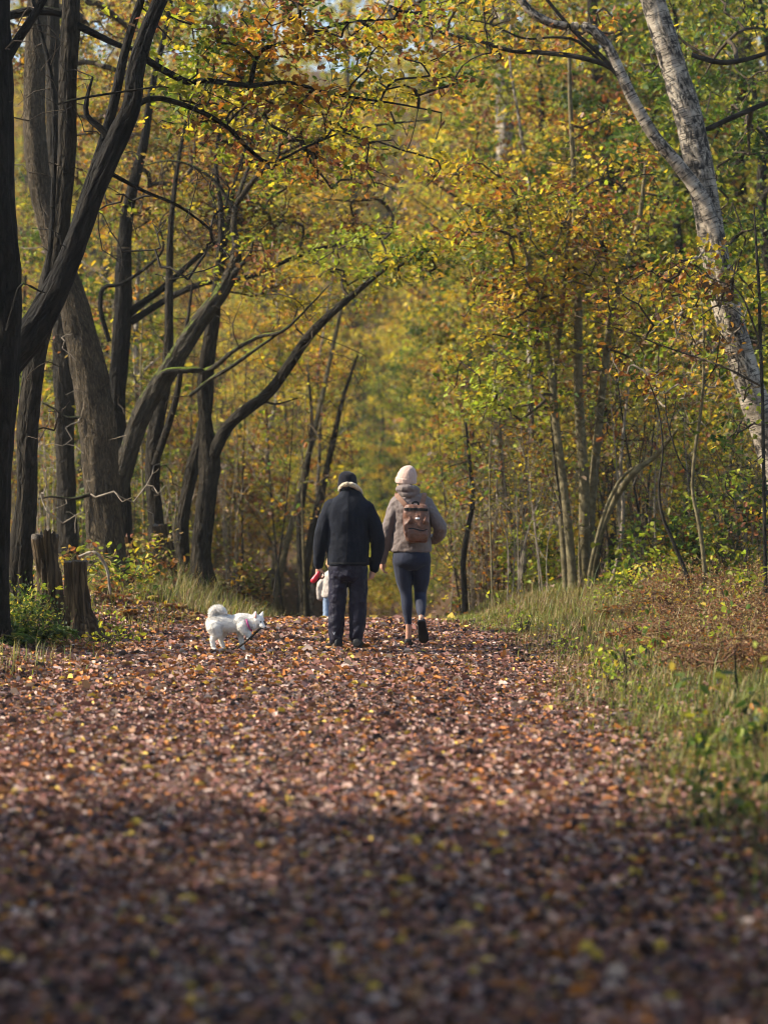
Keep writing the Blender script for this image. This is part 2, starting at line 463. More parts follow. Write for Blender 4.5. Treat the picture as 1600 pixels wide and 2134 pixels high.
def make_tree(name, label, limbs, mats, crowns=(), seed=0, cat='tree', group=None, leaf=0.085, tpl=T6, sides=36, rough=.06,
              limb_name='limb', bare=(), ground=True, r_tip=0.0055, twigmat=None, trunk_step=.06, flare=1.35, Y=None, wf=1.0):
    """limbs in pixels; first one is the trunk. crowns: (px,py,rx,ry,Y,rY,n,per,palette); bare: twigs without leaves"""
    r = np.random.default_rng(1000 + seed)
    W = [px_limb(l, Y) for l in limbs]
    for w in W: w[:, 3] *= wf
    base = W[0][0].copy()
    gzb = g1(base[0], base[1])
    if ground:
        if base[2] > gzb - 0.02:
            W[0] = np.vstack([[base[0] + (W[0][0][0] - W[0][1][0]) * .1, base[1], gzb - 0.18, base[3] * 1.12], W[0]])
    root = thing(name, label, cat, (base[0], base[1], gzb), 0, group)
    off = np.array([base[0], base[1], gzb])
    pl = []
    for i, w in enumerate(W):
        s = catmull(w, trunk_step if i == 0 else .09)
        p, rd = s[:, :3] - off, np.maximum(s[:, 3], .0025)
        if i == 0 and ground:
            rd = rd * (1 + (flare - 1) * np.exp(-np.maximum(p[:, 2], 0) / .22))
        sd = sides if i == 0 else max(7, min(24, int(6 + rd[0] * 90)))
        acc = Acc(); acc.add(*tube(p, rd, sd, r, rough if i == 0 else rough * .8))
        obj('trunk' if i == 0 else limb_name, acc.mesh('trunk' if i == 0 else limb_name), mats[min(i, len(mats) - 1)], root)
        pl.append(p[::2])
    tw = Acc()
    LV, LF, LC, ln = [], [], [], 0
    allt = []; meta = []
    for (px, py, rx, ry, Yc, rY, n, per, pal) in crowns:
        c = P(px, py, Yc) - off
        t = ell_targets(c, (rx * Yc / F, rY, ry * Yc / F), n, r)
        allt.append(t); meta += [(per, pal)] * n
    if allt:
        T_ = np.vstack(allt)
        chains, tips, dirs = grow(pl, T_, r, r_tip=r_tip)
        for pts, rd in chains:
            tw.add(*tube(pts, rd, 4 if rd[0] < .012 else 6, cap=False))
        # palettes by nearest requested target (order changed in grow)
        for key in sorted(set(meta)):
            sel = [i for i in range(len(T_)) if meta[i] == key]
            tt = T_[sel]
            m = np.array([np.min(np.sum((tt - q) ** 2, 1)) < 1e-6 for q in tips])
            if m.any() and key[0] > 0:
                V, Fi, c4 = hang_leaves(tips[m], dirs[m], r, key[0], leaf, key[1], tpl=tpl)
                LV.append(V); LF.append(Fi + ln); LC.append(c4); ln += len(V)
    if bare:
        bt = []
        for (px, py, rx, ry, Yc, rY, n) in bare:
            bt.append(ell_targets(P(px, py, Yc) - off, (rx * Yc / F, rY, ry * Yc / F), n, r))
        chains, _, _ = grow(pl, np.vstack(bt), r, r_tip=.004, bend=.2)
        for pts, rd in chains: tw.add(*tube(pts, rd, 4, cap=False))
    if tw.n: obj('twig_work', tw.mesh('twig_work'), twigmat or M['twig'], root)['kind'] = 'stuff'
    if LV: obj('crown', arr_mesh('crown', np.vstack(LV), np.vstack(LF), {'tint': ('FLOAT_COLOR', np.vstack(LC))}), M['leaf'], root)['kind'] = 'stuff'
    return root

def make_local(name, label, loc, limbs, crowns, mats, seed=0, cat='tree', group=None, leaf=0.1, tpl=T4, sides=8, rough=.05, r_tip=.004,
               spread=.2, per_limb=True, upness=1.0, bare=0, twigmat=None, leafmat=None, coher=.75, limb_name='limb', flat=.42):
    """plant in its own coordinates: limbs = list of arrays (x,y,z,r); crowns = (centre, radii, n, leaves per tip, palette)"""
    r = np.random.default_rng(5000 + seed)
    root = thing(name, label, cat, loc, 0, group)
    pl = []
    for i, w in enumerate(limbs):
        s = catmull(np.asarray(w, float), .12)
        acc = Acc(); acc.add(*tube(s[:, :3], np.maximum(s[:, 3], .002), sides if s[0, 3] > .02 else 5, r, rough))
        nm = 'trunk' if i == 0 and cat == 'tree' else limb_name
        obj(nm, acc.mesh(nm), mats[0] if i == 0 or len(mats) < 2 else mats[1], root)
        pl.append(s[::2, :3])
    T_, meta = [], []
    for (c, rad, n, per, pal) in crowns:
        T_.append(ell_targets(c, rad, n, r)); meta += [(per, pal)] * n
    if T_:
        T_ = np.vstack(T_)
        T_[:, 2] = np.maximum(T_[:, 2], .04)
        chains, tips, dirs = grow(pl, T_, r, r_tip=r_tip, step=.3)
        tw = Acc()
        for pts, rd in chains: tw.add(*tube(pts, rd, 4, cap=False))
        obj('twig_work', tw.mesh('twig_work'), twigmat or M['twig'], root)['kind'] = 'stuff'
        LV, LF, LC, ln = [], [], [], 0
        for key in sorted(set(meta)):
            sel = [i for i in range(len(T_)) if meta[i] == key]
            m = np.array([np.min(np.sum((T_[sel] - q) ** 2, 1)) < 1e-6 for q in tips])
            if m.any() and key[0] > 0:
                V, Fi, c4 = hang_leaves(tips[m], dirs[m], r, key[0], leaf, key[1], spread=spread, tpl=tpl, upness=upness, coher=coher, flat=flat)
                LV.append(V); LF.append(Fi + ln); LC.append(c4); ln += len(V)
        if LV: obj('crown' if cat == 'tree' else 'foliage', arr_mesh('crown', np.vstack(LV), np.vstack(LF), {'tint': ('FLOAT_COLOR', np.vstack(LC))}), leafmat or M['leaf'], root)['kind'] = 'stuff'
    return root

# ------------------------------------------------------------------ ground and path
def ground_material(name, cols, scale):
    m, nt, b, out = new_mat(name)
    tc = N(nt, 'ShaderNodeNewGeometry')
    n1 = N(nt, 'ShaderNodeTexNoise', i_Scale=scale, i_Detail=8.0, i_Roughness=.7); nt.links.new(tc.outputs['Position'], n1.inputs['Vector'])
    v = N(nt, 'ShaderNodeTexVoronoi', i_Scale=scale * 1.6); nt.links.new(tc.outputs['Position'], v.inputs['Vector'])
    rp = ramp(nt, n1.outputs['Fac'], cols)
    n2 = N(nt, 'ShaderNodeTexNoise', i_Scale=.7, i_Detail=4.0); nt.links.new(tc.outputs['Position'], n2.inputs['Vector'])
    big = ramp(nt, n2.outputs['Fac'], [(.3, (.65, .65, .65)), (.7, (1.2, 1.15, 1.1))])
    c = mix(nt, rp.outputs[0], v.outputs['Color'], .18, 'OVERLAY')
    c = mix(nt, c, big.outputs[0], 1.0, 'MULTIPLY')
    nt.links.new(c, b.inputs['Base Color'])
    b.inputs['Roughness'].default_value = .95; b.inputs['Specular IOR Level'].default_value = .1
    bp = N(nt, 'ShaderNodeBump'); bp.inputs['Strength'].default_value = .8; bp.inputs['Distance'].default_value = .04
    nt.links.new(v.outputs['Distance'], bp.inputs['Height']); nt.links.new(bp.outputs[0], b.inputs['Normal'])
    return m

M['soil'] = ground_material('forest_floor', [(.3, (.025, .017, .011)), (.5, (.075, .045, .026)), (.7, (.11, .075, .035))], 9)
M['pathsoil'] = ground_material('leafy_path_soil', [(.3, (.035, .021, .016)), (.5, (.085, .052, .038)), (.7, (.15, .095, .07))], 14)

def axis(segs):
    out = []
    for a, b, s in segs: out.append(np.arange(a, b - 1e-6, s))
    out.append([segs[-1][1]])
    return np.concatenate(out)
gx = axis([(-400, -60, 20), (-60, -9, 1.5), (-9, 9, .16), (9, 60, 1.5), (60, 400, 20)])
gy = axis([(-400, -40, 20), (-40, 5, 1.5), (5, 46, .18), (46, 120, 1.2), (120, 420, 10)])
X, Yg = np.meshgrid(gx, gy)
Z = gz(X, Yg)
def grid_faces(nr, nc):
    i = (np.arange(nr - 1)[:, None] * nc + np.arange(nc - 1)[None]).ravel()
    return np.stack([i, i + 1, i + nc + 1, i + nc], -1)
g = obj('ground', arr_mesh('ground', np.stack([X, Yg, Z], -1).reshape(-1, 3), grid_faces(len(gy), len(gx)), smooth=True), M['soil'])
tag(g, kind='structure')
py_ = axis([(-30, 5, 1.0), (5, 40, .18), (40, 100, .8)])
uu = np.linspace(0, 1, 40)
Xp = edge_l(py_)[:, None] * (1 - uu) + edge_r(py_)[:, None] * uu
Yp = np.repeat(py_[:, None], len(uu), 1)
p_ = obj('path', arr_mesh('path', np.stack([Xp, Yp, gz(Xp, Yp) + .012], -1).reshape(-1, 3), grid_faces(len(py_), len(uu)), smooth=True), M['pathsoil'])
tag(p_, kind='structure')

# fallen leaves
LIT = np.array([(.175, .077, .064), (.28, .142, .114), (.40, .27, .228), (.50, .375, .315), (.09, .056, .052), (.42, .16, .045), (.60, .42, .08), (.31, .163, .085), (.05, .039, .046)])
def litter(name, x, y, size, w, label, tpl, tilt=.34, lift=.022):
    n = len(x)
    w = np.array(w, float); w /= w.sum()
    c = LIT[rng.choice(len(LIT), n, p=w)] * (.7 + .6 * rng.random((n, 1)))
    z = gz(x, y) + .014 + lift * rng.random(n) ** 1.5
    a = rng.random(n) * 2 * np.pi
    T = np.stack([np.cos(a), np.sin(a), rng.normal(0, .16, n)], -1)
    Nn = np.stack([rng.normal(0, tilt, n), rng.normal(0, tilt, n), np.ones(n)], -1)
    V, Fi, c4 = leaf_arrays(np.stack([x, y, z], -1), T, Nn, size * (.45 + .75 * rng.random(n) + .9 * rng.random(n) ** 8), c, tpl, curl=rng.normal(1.3, 1.6, n))
    o = obj(name, arr_mesh(name, V, Fi, {'tint': ('FLOAT_COLOR', c4)}), M['litter'])
    return tag(o, label, 'leaves', kind='stuff')

def scatter(n, x0, x1, y0, y1): return rng.uniform(x0, x1, n), rng.uniform(y0, y1, n)
x, y = scatter(300000, -5.2, 2.8, 6.8, 33.5)
off = np.maximum(edge_l(y) - x, x - edge_r(y))
keep = rng.random(len(x)) < np.where(off < 0, 1.0, np.where(x < 0, 1.0 * np.exp(-off / 3.2), .8 * np.exp(-off / .5) + .16))
keep &= np.abs(x) < .165 * y + .7
# worn strip down the middle of the path shows smaller, crushed, paler leaves
x, y = x[keep], y[keep]
mid = np.exp(-((x + .45) / .9) ** 2)
left = x < -1.0 - rng.random(len(x)) * .9
fine = rng.random(len(x)) < .62 * mid
litter('fallen_leaves', x[~fine], y[~fine], .052, [2.8, 3.0, 1.8, .6, 2.2, 1.2, .4, 1.3, 1.6], 'carpet of rust brown fallen leaves covering the woodland path', T6, lift=.018)
litter('trodden_leaves', x[fine], y[fine], .038, [2.0, 2.4, 3.0, 1.2, 1.8, .4, .4, 1.0, 1.6], 'paler crushed leaf litter along the trodden middle of the path', T4, tilt=.22, lift=.012)
x, y = scatter(15000, -3.4, 1.0, 20, 32)
k = (x < -.6 - (y - 20) * .02 + rng.random(len(x))) | (rng.random(len(x)) < .25)
litter('fresh_fallen_leaves', x[k][:9000], y[k][:9000], .072, [1, 2, 1.6, 1.0, .6, 3.4, 1.0, 1.5, .3], 'curled orange leaves lying loose on top of the leaf carpet', T6, tilt=.5, lift=.025)
x, y = scatter(9000, -14, 12, 30, 70)
litter('far_leaf_litter', x, y, .13, [2, 2, 1.5, .6, 1.5, 1.5, 1.2, 1.5, .5], 'brown leaf litter under the trees beyond the crest', T4, tilt=.5, lift=.05)

# grass
def blades(name, x, y, h, wid, cols, label, lean=.7):
    n = len(x)
    z = gz(x, y) - .01
    a = rng.random(n) * 2 * np.pi
    d = np.stack([np.cos(a), np.sin(a), np.zeros(n)], -1)
    s = np.stack([-np.sin(a), np.cos(a), np.zeros(n)], -1)
    ln = np.abs(rng.normal(0, lean, n))[:, None]
    h = h[:, None]; wv = (wid * (.6 + .8 * rng.random(n)))[:, None]
    up = np.array([0, 0, 1.0])
    b = np.stack([x, y, z], -1)
    m_ = b + up * h * .55 + d * h * ln * .35
    t = b + up * h * (1 - .25 * np.minimum(ln, 1.5)) + d * h * ln
    V = np.stack([b - s * wv / 2, b + s * wv / 2, m_ + s * wv * .4, m_ - s * wv * .4, t], 1).reshape(-1, 3)
    i = np.arange(n)[:, None] * 5
    c4 = np.ones((n, 5, 4), np.float32)
    c4[:, :, :3] = cols[:, None, :]
    o = obj(name, arr_mesh(name, V, [i + np.array([[0, 1, 2, 3]]), i + np.array([[3, 2, 4]])], {'tint': ('FLOAT_COLOR', c4.reshape(-1, 4))}), M['grass'])
    return tag(o, label, 'grass', kind='stuff')
GC = np.array([(.10, .14, .025), (.17, .19, .04), (.25, .22, .08), (.34, .26, .13), (.20, .12, .06), (.26, .28, .04), (.05, .07, .018)])
def gcol(n, w):
    w = np.array(w, float); w /= w.sum()
    return GC[rng.choice(len(GC), n, p=w)] * (.7 + .6 * rng.random((n, 1)))
# dry verge grass on the right, tufted
def tufted(n, x0, x1, y0, y1, tuft=.10, per=12):
    k = n // per
    cx, cyy = scatter(k, x0, x1, y0, y1)
    i = np.repeat(np.arange(k), per)
    return cx[i] + rng.normal(0, tuft, len(i)), cyy[i] + rng.normal(0, tuft, len(i)), i
x, y, ti = tufted(120000, 1.2, 6.2, 6.5, 33)
off = x - edge_r(y)
k = (off > rng.normal(.12, .18, len(x))) & (x < .165 * y + 1.0)
x, y, ti, off = x[k], y[k], ti[k], off[k]
hh = (.05 + .13 * rng.random(len(x))) * (.5 + .6 * np.clip(off, 0, 1)) * (.6 + .8 * np.random.default_rng(3).random(130000)[ti])
gm = wob(x * .6, y * .5)
wts = [1.2, 1.2, 2.4, 2.8, 3.6, .6, 1.2]
cg = gcol(len(x), wts)
bp_ = (np.sin(x * 2.1 + 1) * np.sin(y * .9 + x) + .5 * np.sin(x * 5 + y * 2) + rng.normal(0, .35, len(x))) > .25
cg[bp_] = gcol(bp_.sum(), [.4, .5, 1.6, 2.6, 5, .2, 1.2])
hh = np.where(rng.random(len(x)) < .04, hh * 2.4, hh)
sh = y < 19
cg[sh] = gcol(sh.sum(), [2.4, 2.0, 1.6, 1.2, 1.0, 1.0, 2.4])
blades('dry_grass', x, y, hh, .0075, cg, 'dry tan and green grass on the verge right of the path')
x, y, ti = tufted(26000, .4, 4.2, 27.5, 36.5, .09)
k = (x - edge_r(y) > rng.normal(.02, .12, len(x)))
x, y = x[k], y[k]
blades('green_grass', x, y, .05 + .09 * rng.random(len(x)), .009, gcol(len(x), [2.6, 3.6, 2, 1.1, .5, 3.4, .4]), 'sunlit short green grass strip at the right of the crest')
x, y, ti = tufted(6000, -6.0, -1.2, 21, 38, .10)
k = (edge_l(y) - x > rng.normal(.35, .25, len(x)))
x, y = x[k], y[k]
blades('sparse_grass', x, y, .08 + .2 * rng.random(len(x)), .010, gcol(len(x), [1.5, 1.6, 2.8, 2.8, 2, .9, .6]), 'sparse straw-coloured grass along the left bank')
x, y, ti = tufted(6000, -3.2, -1.2, 30.5, 40, .12)
k = (edge_l(y) - x > rng.normal(.1, .15, len(x)))
x, y = x[k], y[k]
blades('straw_grass', x, y, .14 + .28 * rng.random(len(x)), .011, gcol(len(x), [1, 1.3, 2.6, 2.6, 2, .6, .5]), 'tall straw grass at the left edge of the crest behind the dog')

# ------------------------------------------------------------------ trees on the left
LT = dict(oak=[M['oak'], M['oak']], dark=[M['oak_dark'], M['oak_dark']], grey=[M['oak_grey'], M['oak']], mossy=[M['mossy'], M['mossy']])
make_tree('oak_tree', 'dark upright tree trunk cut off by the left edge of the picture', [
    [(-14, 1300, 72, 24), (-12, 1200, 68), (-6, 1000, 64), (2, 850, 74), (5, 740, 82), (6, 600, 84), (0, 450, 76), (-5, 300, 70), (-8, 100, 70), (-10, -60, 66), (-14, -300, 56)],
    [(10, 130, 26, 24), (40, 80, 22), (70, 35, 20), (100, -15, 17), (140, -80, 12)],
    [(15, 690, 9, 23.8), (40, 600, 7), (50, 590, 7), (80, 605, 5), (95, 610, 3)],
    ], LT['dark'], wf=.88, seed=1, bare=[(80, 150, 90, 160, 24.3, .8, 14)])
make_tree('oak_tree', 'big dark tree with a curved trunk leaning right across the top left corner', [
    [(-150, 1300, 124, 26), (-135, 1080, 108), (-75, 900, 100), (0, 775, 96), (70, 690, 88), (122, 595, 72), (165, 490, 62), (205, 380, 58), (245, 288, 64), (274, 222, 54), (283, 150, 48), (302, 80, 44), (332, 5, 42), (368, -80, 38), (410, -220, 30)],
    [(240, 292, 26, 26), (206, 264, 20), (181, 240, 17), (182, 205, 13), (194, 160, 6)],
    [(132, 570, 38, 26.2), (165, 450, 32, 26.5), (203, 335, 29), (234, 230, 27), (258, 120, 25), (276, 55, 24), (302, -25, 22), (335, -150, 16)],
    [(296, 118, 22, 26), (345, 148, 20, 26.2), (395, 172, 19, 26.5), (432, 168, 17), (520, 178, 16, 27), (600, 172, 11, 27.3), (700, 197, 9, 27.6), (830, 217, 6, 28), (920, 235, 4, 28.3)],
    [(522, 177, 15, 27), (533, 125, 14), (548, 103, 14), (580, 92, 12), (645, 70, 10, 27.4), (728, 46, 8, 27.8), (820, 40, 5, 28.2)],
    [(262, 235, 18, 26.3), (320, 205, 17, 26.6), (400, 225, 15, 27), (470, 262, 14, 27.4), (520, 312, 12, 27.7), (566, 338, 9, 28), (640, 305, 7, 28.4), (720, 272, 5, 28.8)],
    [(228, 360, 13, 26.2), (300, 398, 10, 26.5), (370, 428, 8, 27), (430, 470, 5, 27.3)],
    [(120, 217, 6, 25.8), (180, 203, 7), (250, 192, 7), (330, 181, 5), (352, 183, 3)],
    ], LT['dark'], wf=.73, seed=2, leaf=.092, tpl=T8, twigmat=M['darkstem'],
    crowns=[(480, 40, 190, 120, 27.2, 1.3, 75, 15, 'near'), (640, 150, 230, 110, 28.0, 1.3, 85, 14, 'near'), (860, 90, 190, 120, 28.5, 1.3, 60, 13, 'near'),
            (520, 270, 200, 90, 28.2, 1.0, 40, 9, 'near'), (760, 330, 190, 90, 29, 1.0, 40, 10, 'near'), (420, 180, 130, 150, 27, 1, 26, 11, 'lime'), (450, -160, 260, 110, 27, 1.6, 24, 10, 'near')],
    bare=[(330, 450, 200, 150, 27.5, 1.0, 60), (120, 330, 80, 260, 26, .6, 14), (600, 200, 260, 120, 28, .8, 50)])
make_tree('oak_tree', 'rough barked trunk rising beside the left stump behind the curved tree', [
    [(40, 1305, 58, 27.5), (44, 1180, 52), (56, 1030, 47), (60, 900, 46), (72, 760, 48), (95, 640, 50), (118, 540, 48), (131, 420, 44), (140, 300, 42), (143, 150, 40), (148, 0, 40), (152, -250, 34)],
    [(82, 650, 13, 27.3), (104, 530, 12), (112, 400, 12), (115, 265, 12), (106, 150, 10), (76, 30, 9), (58, -60, 8)],
    [(128, 28, 18, 27.5), (85, 22, 21), (30, 30, 20), (-30, 50, 16)],
    [(160, 52, 18, 27.5), (200, 72, 16), (252, 96, 13), (300, 105, 8)],
    ], [M['oak'], M['oak_dark']], wf=0.9, seed=3, rough=.075, bare=[(120, 300, 110, 260, 27.5, .8, 30), (90, 800, 70, 160, 27.5, .6, 18)])
make_tree('oak_tree', 'thick grey ridged trunk standing behind the two stumps', [
    [(224, 1240, 104, 33), (221, 1150, 86), (215, 1050, 80), (208, 930, 82), (195, 830, 81), (178, 740, 77), (158, 650, 67), (135, 570, 58), (105, 470, 54), (82, 370, 50), (72, 250, 48), (75, 100, 46), (85, -150, 42)],
    [(190, 1030, 9, 32.8), (150, 1040, 7), (110, 1035, 5), (80, 1040, 3)],
    [(170, 870, 8, 32.8), (140, 870, 6), (110, 850, 5), (90, 840, 3)],
    ], LT['grey'], wf=0.92, seed=4, rough=.05, sides=40, twigmat=M['deadtwig'], bare=[(140, 1000, 70, 130, 32.5, .5, 26), (300, 1000, 60, 120, 32.5, .4, 12), (130, 800, 60, 120, 32.6, .4, 12)])
make_tree('oak_tree', 'straight brown trunk in shade left of the thick ridged trunk', [
    [(142, 1150, 46, 38), (138, 980, 42), (135, 850, 44), (131, 740, 45), (126, 600, 42), (118, 400, 38), (112, 200, 35), (108, -150, 30)],
    ], LT['oak'], wf=0.9, seed=5, bare=[(120, 500, 80, 300, 38, 1, 16)], leaf=.1, tpl=T4, crowns=[(200, 120, 180, 150, 40, 1.6, 110, 18, 'brown'), (380, 30, 190, 110, 42, 1.8, 120, 18, 'mid'), (60, 60, 120, 120, 40, 1.4, 60, 18, 'brown'), (250, 330, 120, 120, 41, 1.2, 60, 14, 'brown')])
make_tree('oak_tree', 'forked trunk sending two long low branches right over the path', [
    [(264, 1190, 42, 37), (258, 1050, 38), (250, 930, 36), (245, 830, 40), (250, 740, 43), (257, 650, 43), (258, 570, 38), (262, 480, 32), (275, 400, 27), (300, 300, 22), (318, 180, 16), (350, 40, 12), (370, -100, 8)],
    [(270, 652, 22, 37), (300, 630, 18), (340, 600, 16), (390, 555, 14, 37.3), (430, 520, 10), (472, 490, 6, 37.6)],
    [(272, 672, 20, 37), (330, 635, 16), (400, 598, 15, 36.6), (460, 584, 13), (530, 574, 12, 36.2), (600, 542, 11), (700, 510, 9, 36), (830, 492, 5, 36)],
    [(228, 712, 12, 36.8), (210, 645, 12), (216, 600, 11), (252, 592, 10), (302, 560, 8), (340, 520, 6), (332, 470, 4)],
    ], LT['dark'], wf=0.85, seed=6, leaf=.095, tpl=T4,
    crowns=[(420, 430, 170, 110, 38, 1.5, 110, 18, 'brown'), (620, 430, 220, 90, 37, 1.5, 120, 18, 'mid'), (400, 260, 180, 120, 39, 1.8, 110, 18, 'brown'), (620, 300, 200, 90, 39, 1.6, 100, 18, 'mid')],
    bare=[(330, 520, 150, 130, 37, 1, 40), (520, 400, 200, 150, 37, 1, 40)])
make_tree('oak_tree', 'mossy trunk leaning right with a bright green moss covered branch', [
    [(232, 1200, 56, 35.5), (243, 1060, 50), (258, 975, 47), (290, 880, 47), (330, 805, 47), (375, 735, 45), (420, 665, 41), (465, 605, 36), (489, 550, 29), (493, 515, 22), (487, 470, 16), (500, 400, 11), (530, 320, 7), (560, 240, 4)],
    [(322, 820, 17, 35.3), (333, 788, 17), (350, 774, 17), (400, 771, 16), (440, 769, 14), (488, 730, 11, 35), (540, 702, 10), (592, 688, 8, 34.6), (650, 632, 5), (690, 590, 3)],
    [(395, 825, 9, 35.2), (440, 790, 10), (482, 764, 10, 34.8), (550, 716, 8), (612, 672, 5)],
    [(497, 420, 14, 35.3), (540, 362, 13, 34.8), (600, 312, 12), (680, 286, 10, 34.4), (780, 262, 7), (890, 250, 4, 34)],
    [(555, 350, 9, 34.8), (640, 326, 8), (720, 306, 6, 34.5), (810, 312, 3)],
    [(490, 440, 10, 35.3), (450, 380, 9), (400, 345, 7), (350, 335, 5), (300, 345, 3)],
    [(484, 572, 13, 35.4), (502, 553, 12), (521, 530, 9), (528, 500, 5)],
    ], LT['mossy'], wf=0.85, seed=7, bare=[(560, 650, 130, 70, 35, .8, 30), (300, 780, 80, 120, 35.2, .6, 20), (680, 310, 180, 70, 34.5, .7, 40), (400, 420, 110, 90, 35.2, .7, 24)],
    crowns=[(520, 560, 90, 70, 35.5, 1, 26, 12, 'mid'), (720, 270, 190, 70, 34.5, .8, 44, 11, 'near')])
make_tree('oak_tree', 'slim twin trunk between the mossy leaner and the dark snapped stub', [
    [(337, 1225, 44, 36.2), (326, 1100, 39), (318, 1000, 37), (322, 920, 38), (332, 860, 34), (345, 800, 28), (352, 700, 23), (353, 600, 19), (356, 480, 15), (370, 350, 11), (395, 220, 7), (415, 120, 4)],
    [(322, 970, 19, 36), (345, 905, 19), (365, 840, 17), (378, 770, 14), (390, 680, 10), (402, 590, 6)],
    ], LT['oak'], wf=0.82, seed=8, bare=[(350, 950, 70, 120, 36, .6, 22), (370, 650, 80, 140, 36, .6, 16)])
make_tree('oak_tree', 'narrow crooked trunk just left of the tree with the long arm', [
    [(389, 1232, 36, 36.8), (380, 1130, 31), (385, 1060, 29), (400, 985, 34), (418, 920, 32), (432, 840, 29), (436, 760, 27), (446, 680, 25), (456, 600, 19), (470, 500, 13), (490, 380, 9), (525, 270, 6), (550, 180, 3)],
    ], LT['oak'], wf=0.85, seed=9, bare=[(430, 600, 90, 150, 37, .8, 18)], crowns=[(470, 480, 110, 110, 38.5, 1.2, 50, 14, 'brown')])
make_tree('oak_tree', 'tree whose long bare arm sweeps up to the right above the walkers', [
    [(424, 1250, 62, 36), (420, 1160, 48), (425, 1090, 47), (434, 1010, 46), (437, 962, 50), (429, 880, 31), (423, 800, 29), (438, 700, 30), (448, 640, 27), (456, 560, 20), (462, 450, 14), (450, 330, 9), (470, 220, 6), (500, 130, 3)],
    [(436, 972, 34, 36), (455, 925, 31, 35.9), (478, 885, 29), (515, 853, 29, 35.7), (560, 818, 28), (600, 765, 26, 35.4), (640, 705, 24), (685, 658, 20, 35), (735, 615, 16), (780, 578, 12, 34.6), (830, 540, 6, 34.3)],
    [(512, 855, 9, 35.7), (540, 835, 7), (575, 842, 5), (620, 830, 3)],
    ], LT['oak'], wf=0.85, seed=10, leaf=.095, tpl=T4, bare=[(640, 760, 150, 80, 35.4, .7, 20)],
    crowns=[(800, 540, 170, 70, 34.8, 1.2, 80, 17, 'lime'), (640, 590, 140, 60, 36, 1, 34, 14, 'bright')])

# ------------------------------------------------------------------ trees on the right
make_tree('birch_tree', 'large white birch leaning in from the right edge with cracked bark', [
    [(1700, 1330, 92, 31), (1650, 1100, 82), (1612, 960, 79), (1575, 850, 77), (1540, 740, 75), (1512, 640, 74), (1490, 540, 74), (1474, 450, 74), (1455, 340, 76), (1430, 230, 74), (1400, 130, 70), (1365, 20, 66), (1335, -80, 60), (1290, -260, 50)],
    [(1525, 680, 42, 30.8), (1503, 550, 42, 30.6), (1482, 465, 42), (1455, 402, 40), (1405, 335, 36), (1365, 288, 34), (1322, 215, 32), (1292, 152, 30), (1262, 92, 28), (1225, 58, 26), (1180, 55, 24), (1140, 45, 24), (1100, 18, 22), (1060, -40, 18)],
    [(1330, 225, 14, 30.6), (1310, 193, 15), (1288, 158, 15), (1262, 136, 15), (1200, 118, 14), (1130, 110, 13, 30.8), (1060, 105, 12), (1000, 85, 11), (930, 70, 9, 31), (850, 40, 6), (780, 5, 4)],
    [(1290, 160, 12, 30.6), (1250, 115, 12), (1200, 70, 11), (1160, 25, 10), (1125, -20, 9), (1080, -90, 6)],
    [(1250, 128, 9, 30.7), (1200, 85, 8), (1150, 78, 7), (1090, 80, 6), (1020, 50, 5), (960, 40, 3)],
    [(1440, 115, 13, 31), (1500, 130, 15), (1560, 122, 13), (1640, 95, 10)],
    [(1470, 270, 13, 31), (1530, 243, 15), (1600, 213, 13), (1660, 190, 9)],
    ], [M['birch'], M['birch'], M['darkstem'], M['darkstem'], M['darkstem'], M['darkstem'], M['darkstem']], wf=.76, seed=20, sides=36, rough=.03, leaf=.08, tpl=T6,
    bare=[(930, 50, 160, 60, 31, .6, 40)], crowns=[(1100, 50, 220, 80, 31.4, 1.0, 60, 11, 'right'), (900, 30, 140, 60, 31, .8, 30, 11, 'near'), (1480, 120, 160, 170, 33, 1.6, 60, 12, 'green'), (1560, 420, 90, 200, 32, 1.2, 50, 10, 'green')])
make_tree('birch_tree', 'distant white birch trunk showing through the leaves right of centre', [
    [(1046, 1215, 32, 56), (1043, 900, 33), (1046, 600, 34), (1052, 300, 36), (1050, 100, 35), (1045, -150, 30)],
    ], [M['birch']], seed=22, crowns=[(1050, -40, 150, 120, 57, 1.5, 40, 16, 'right')], leaf=.12, tpl=T4)
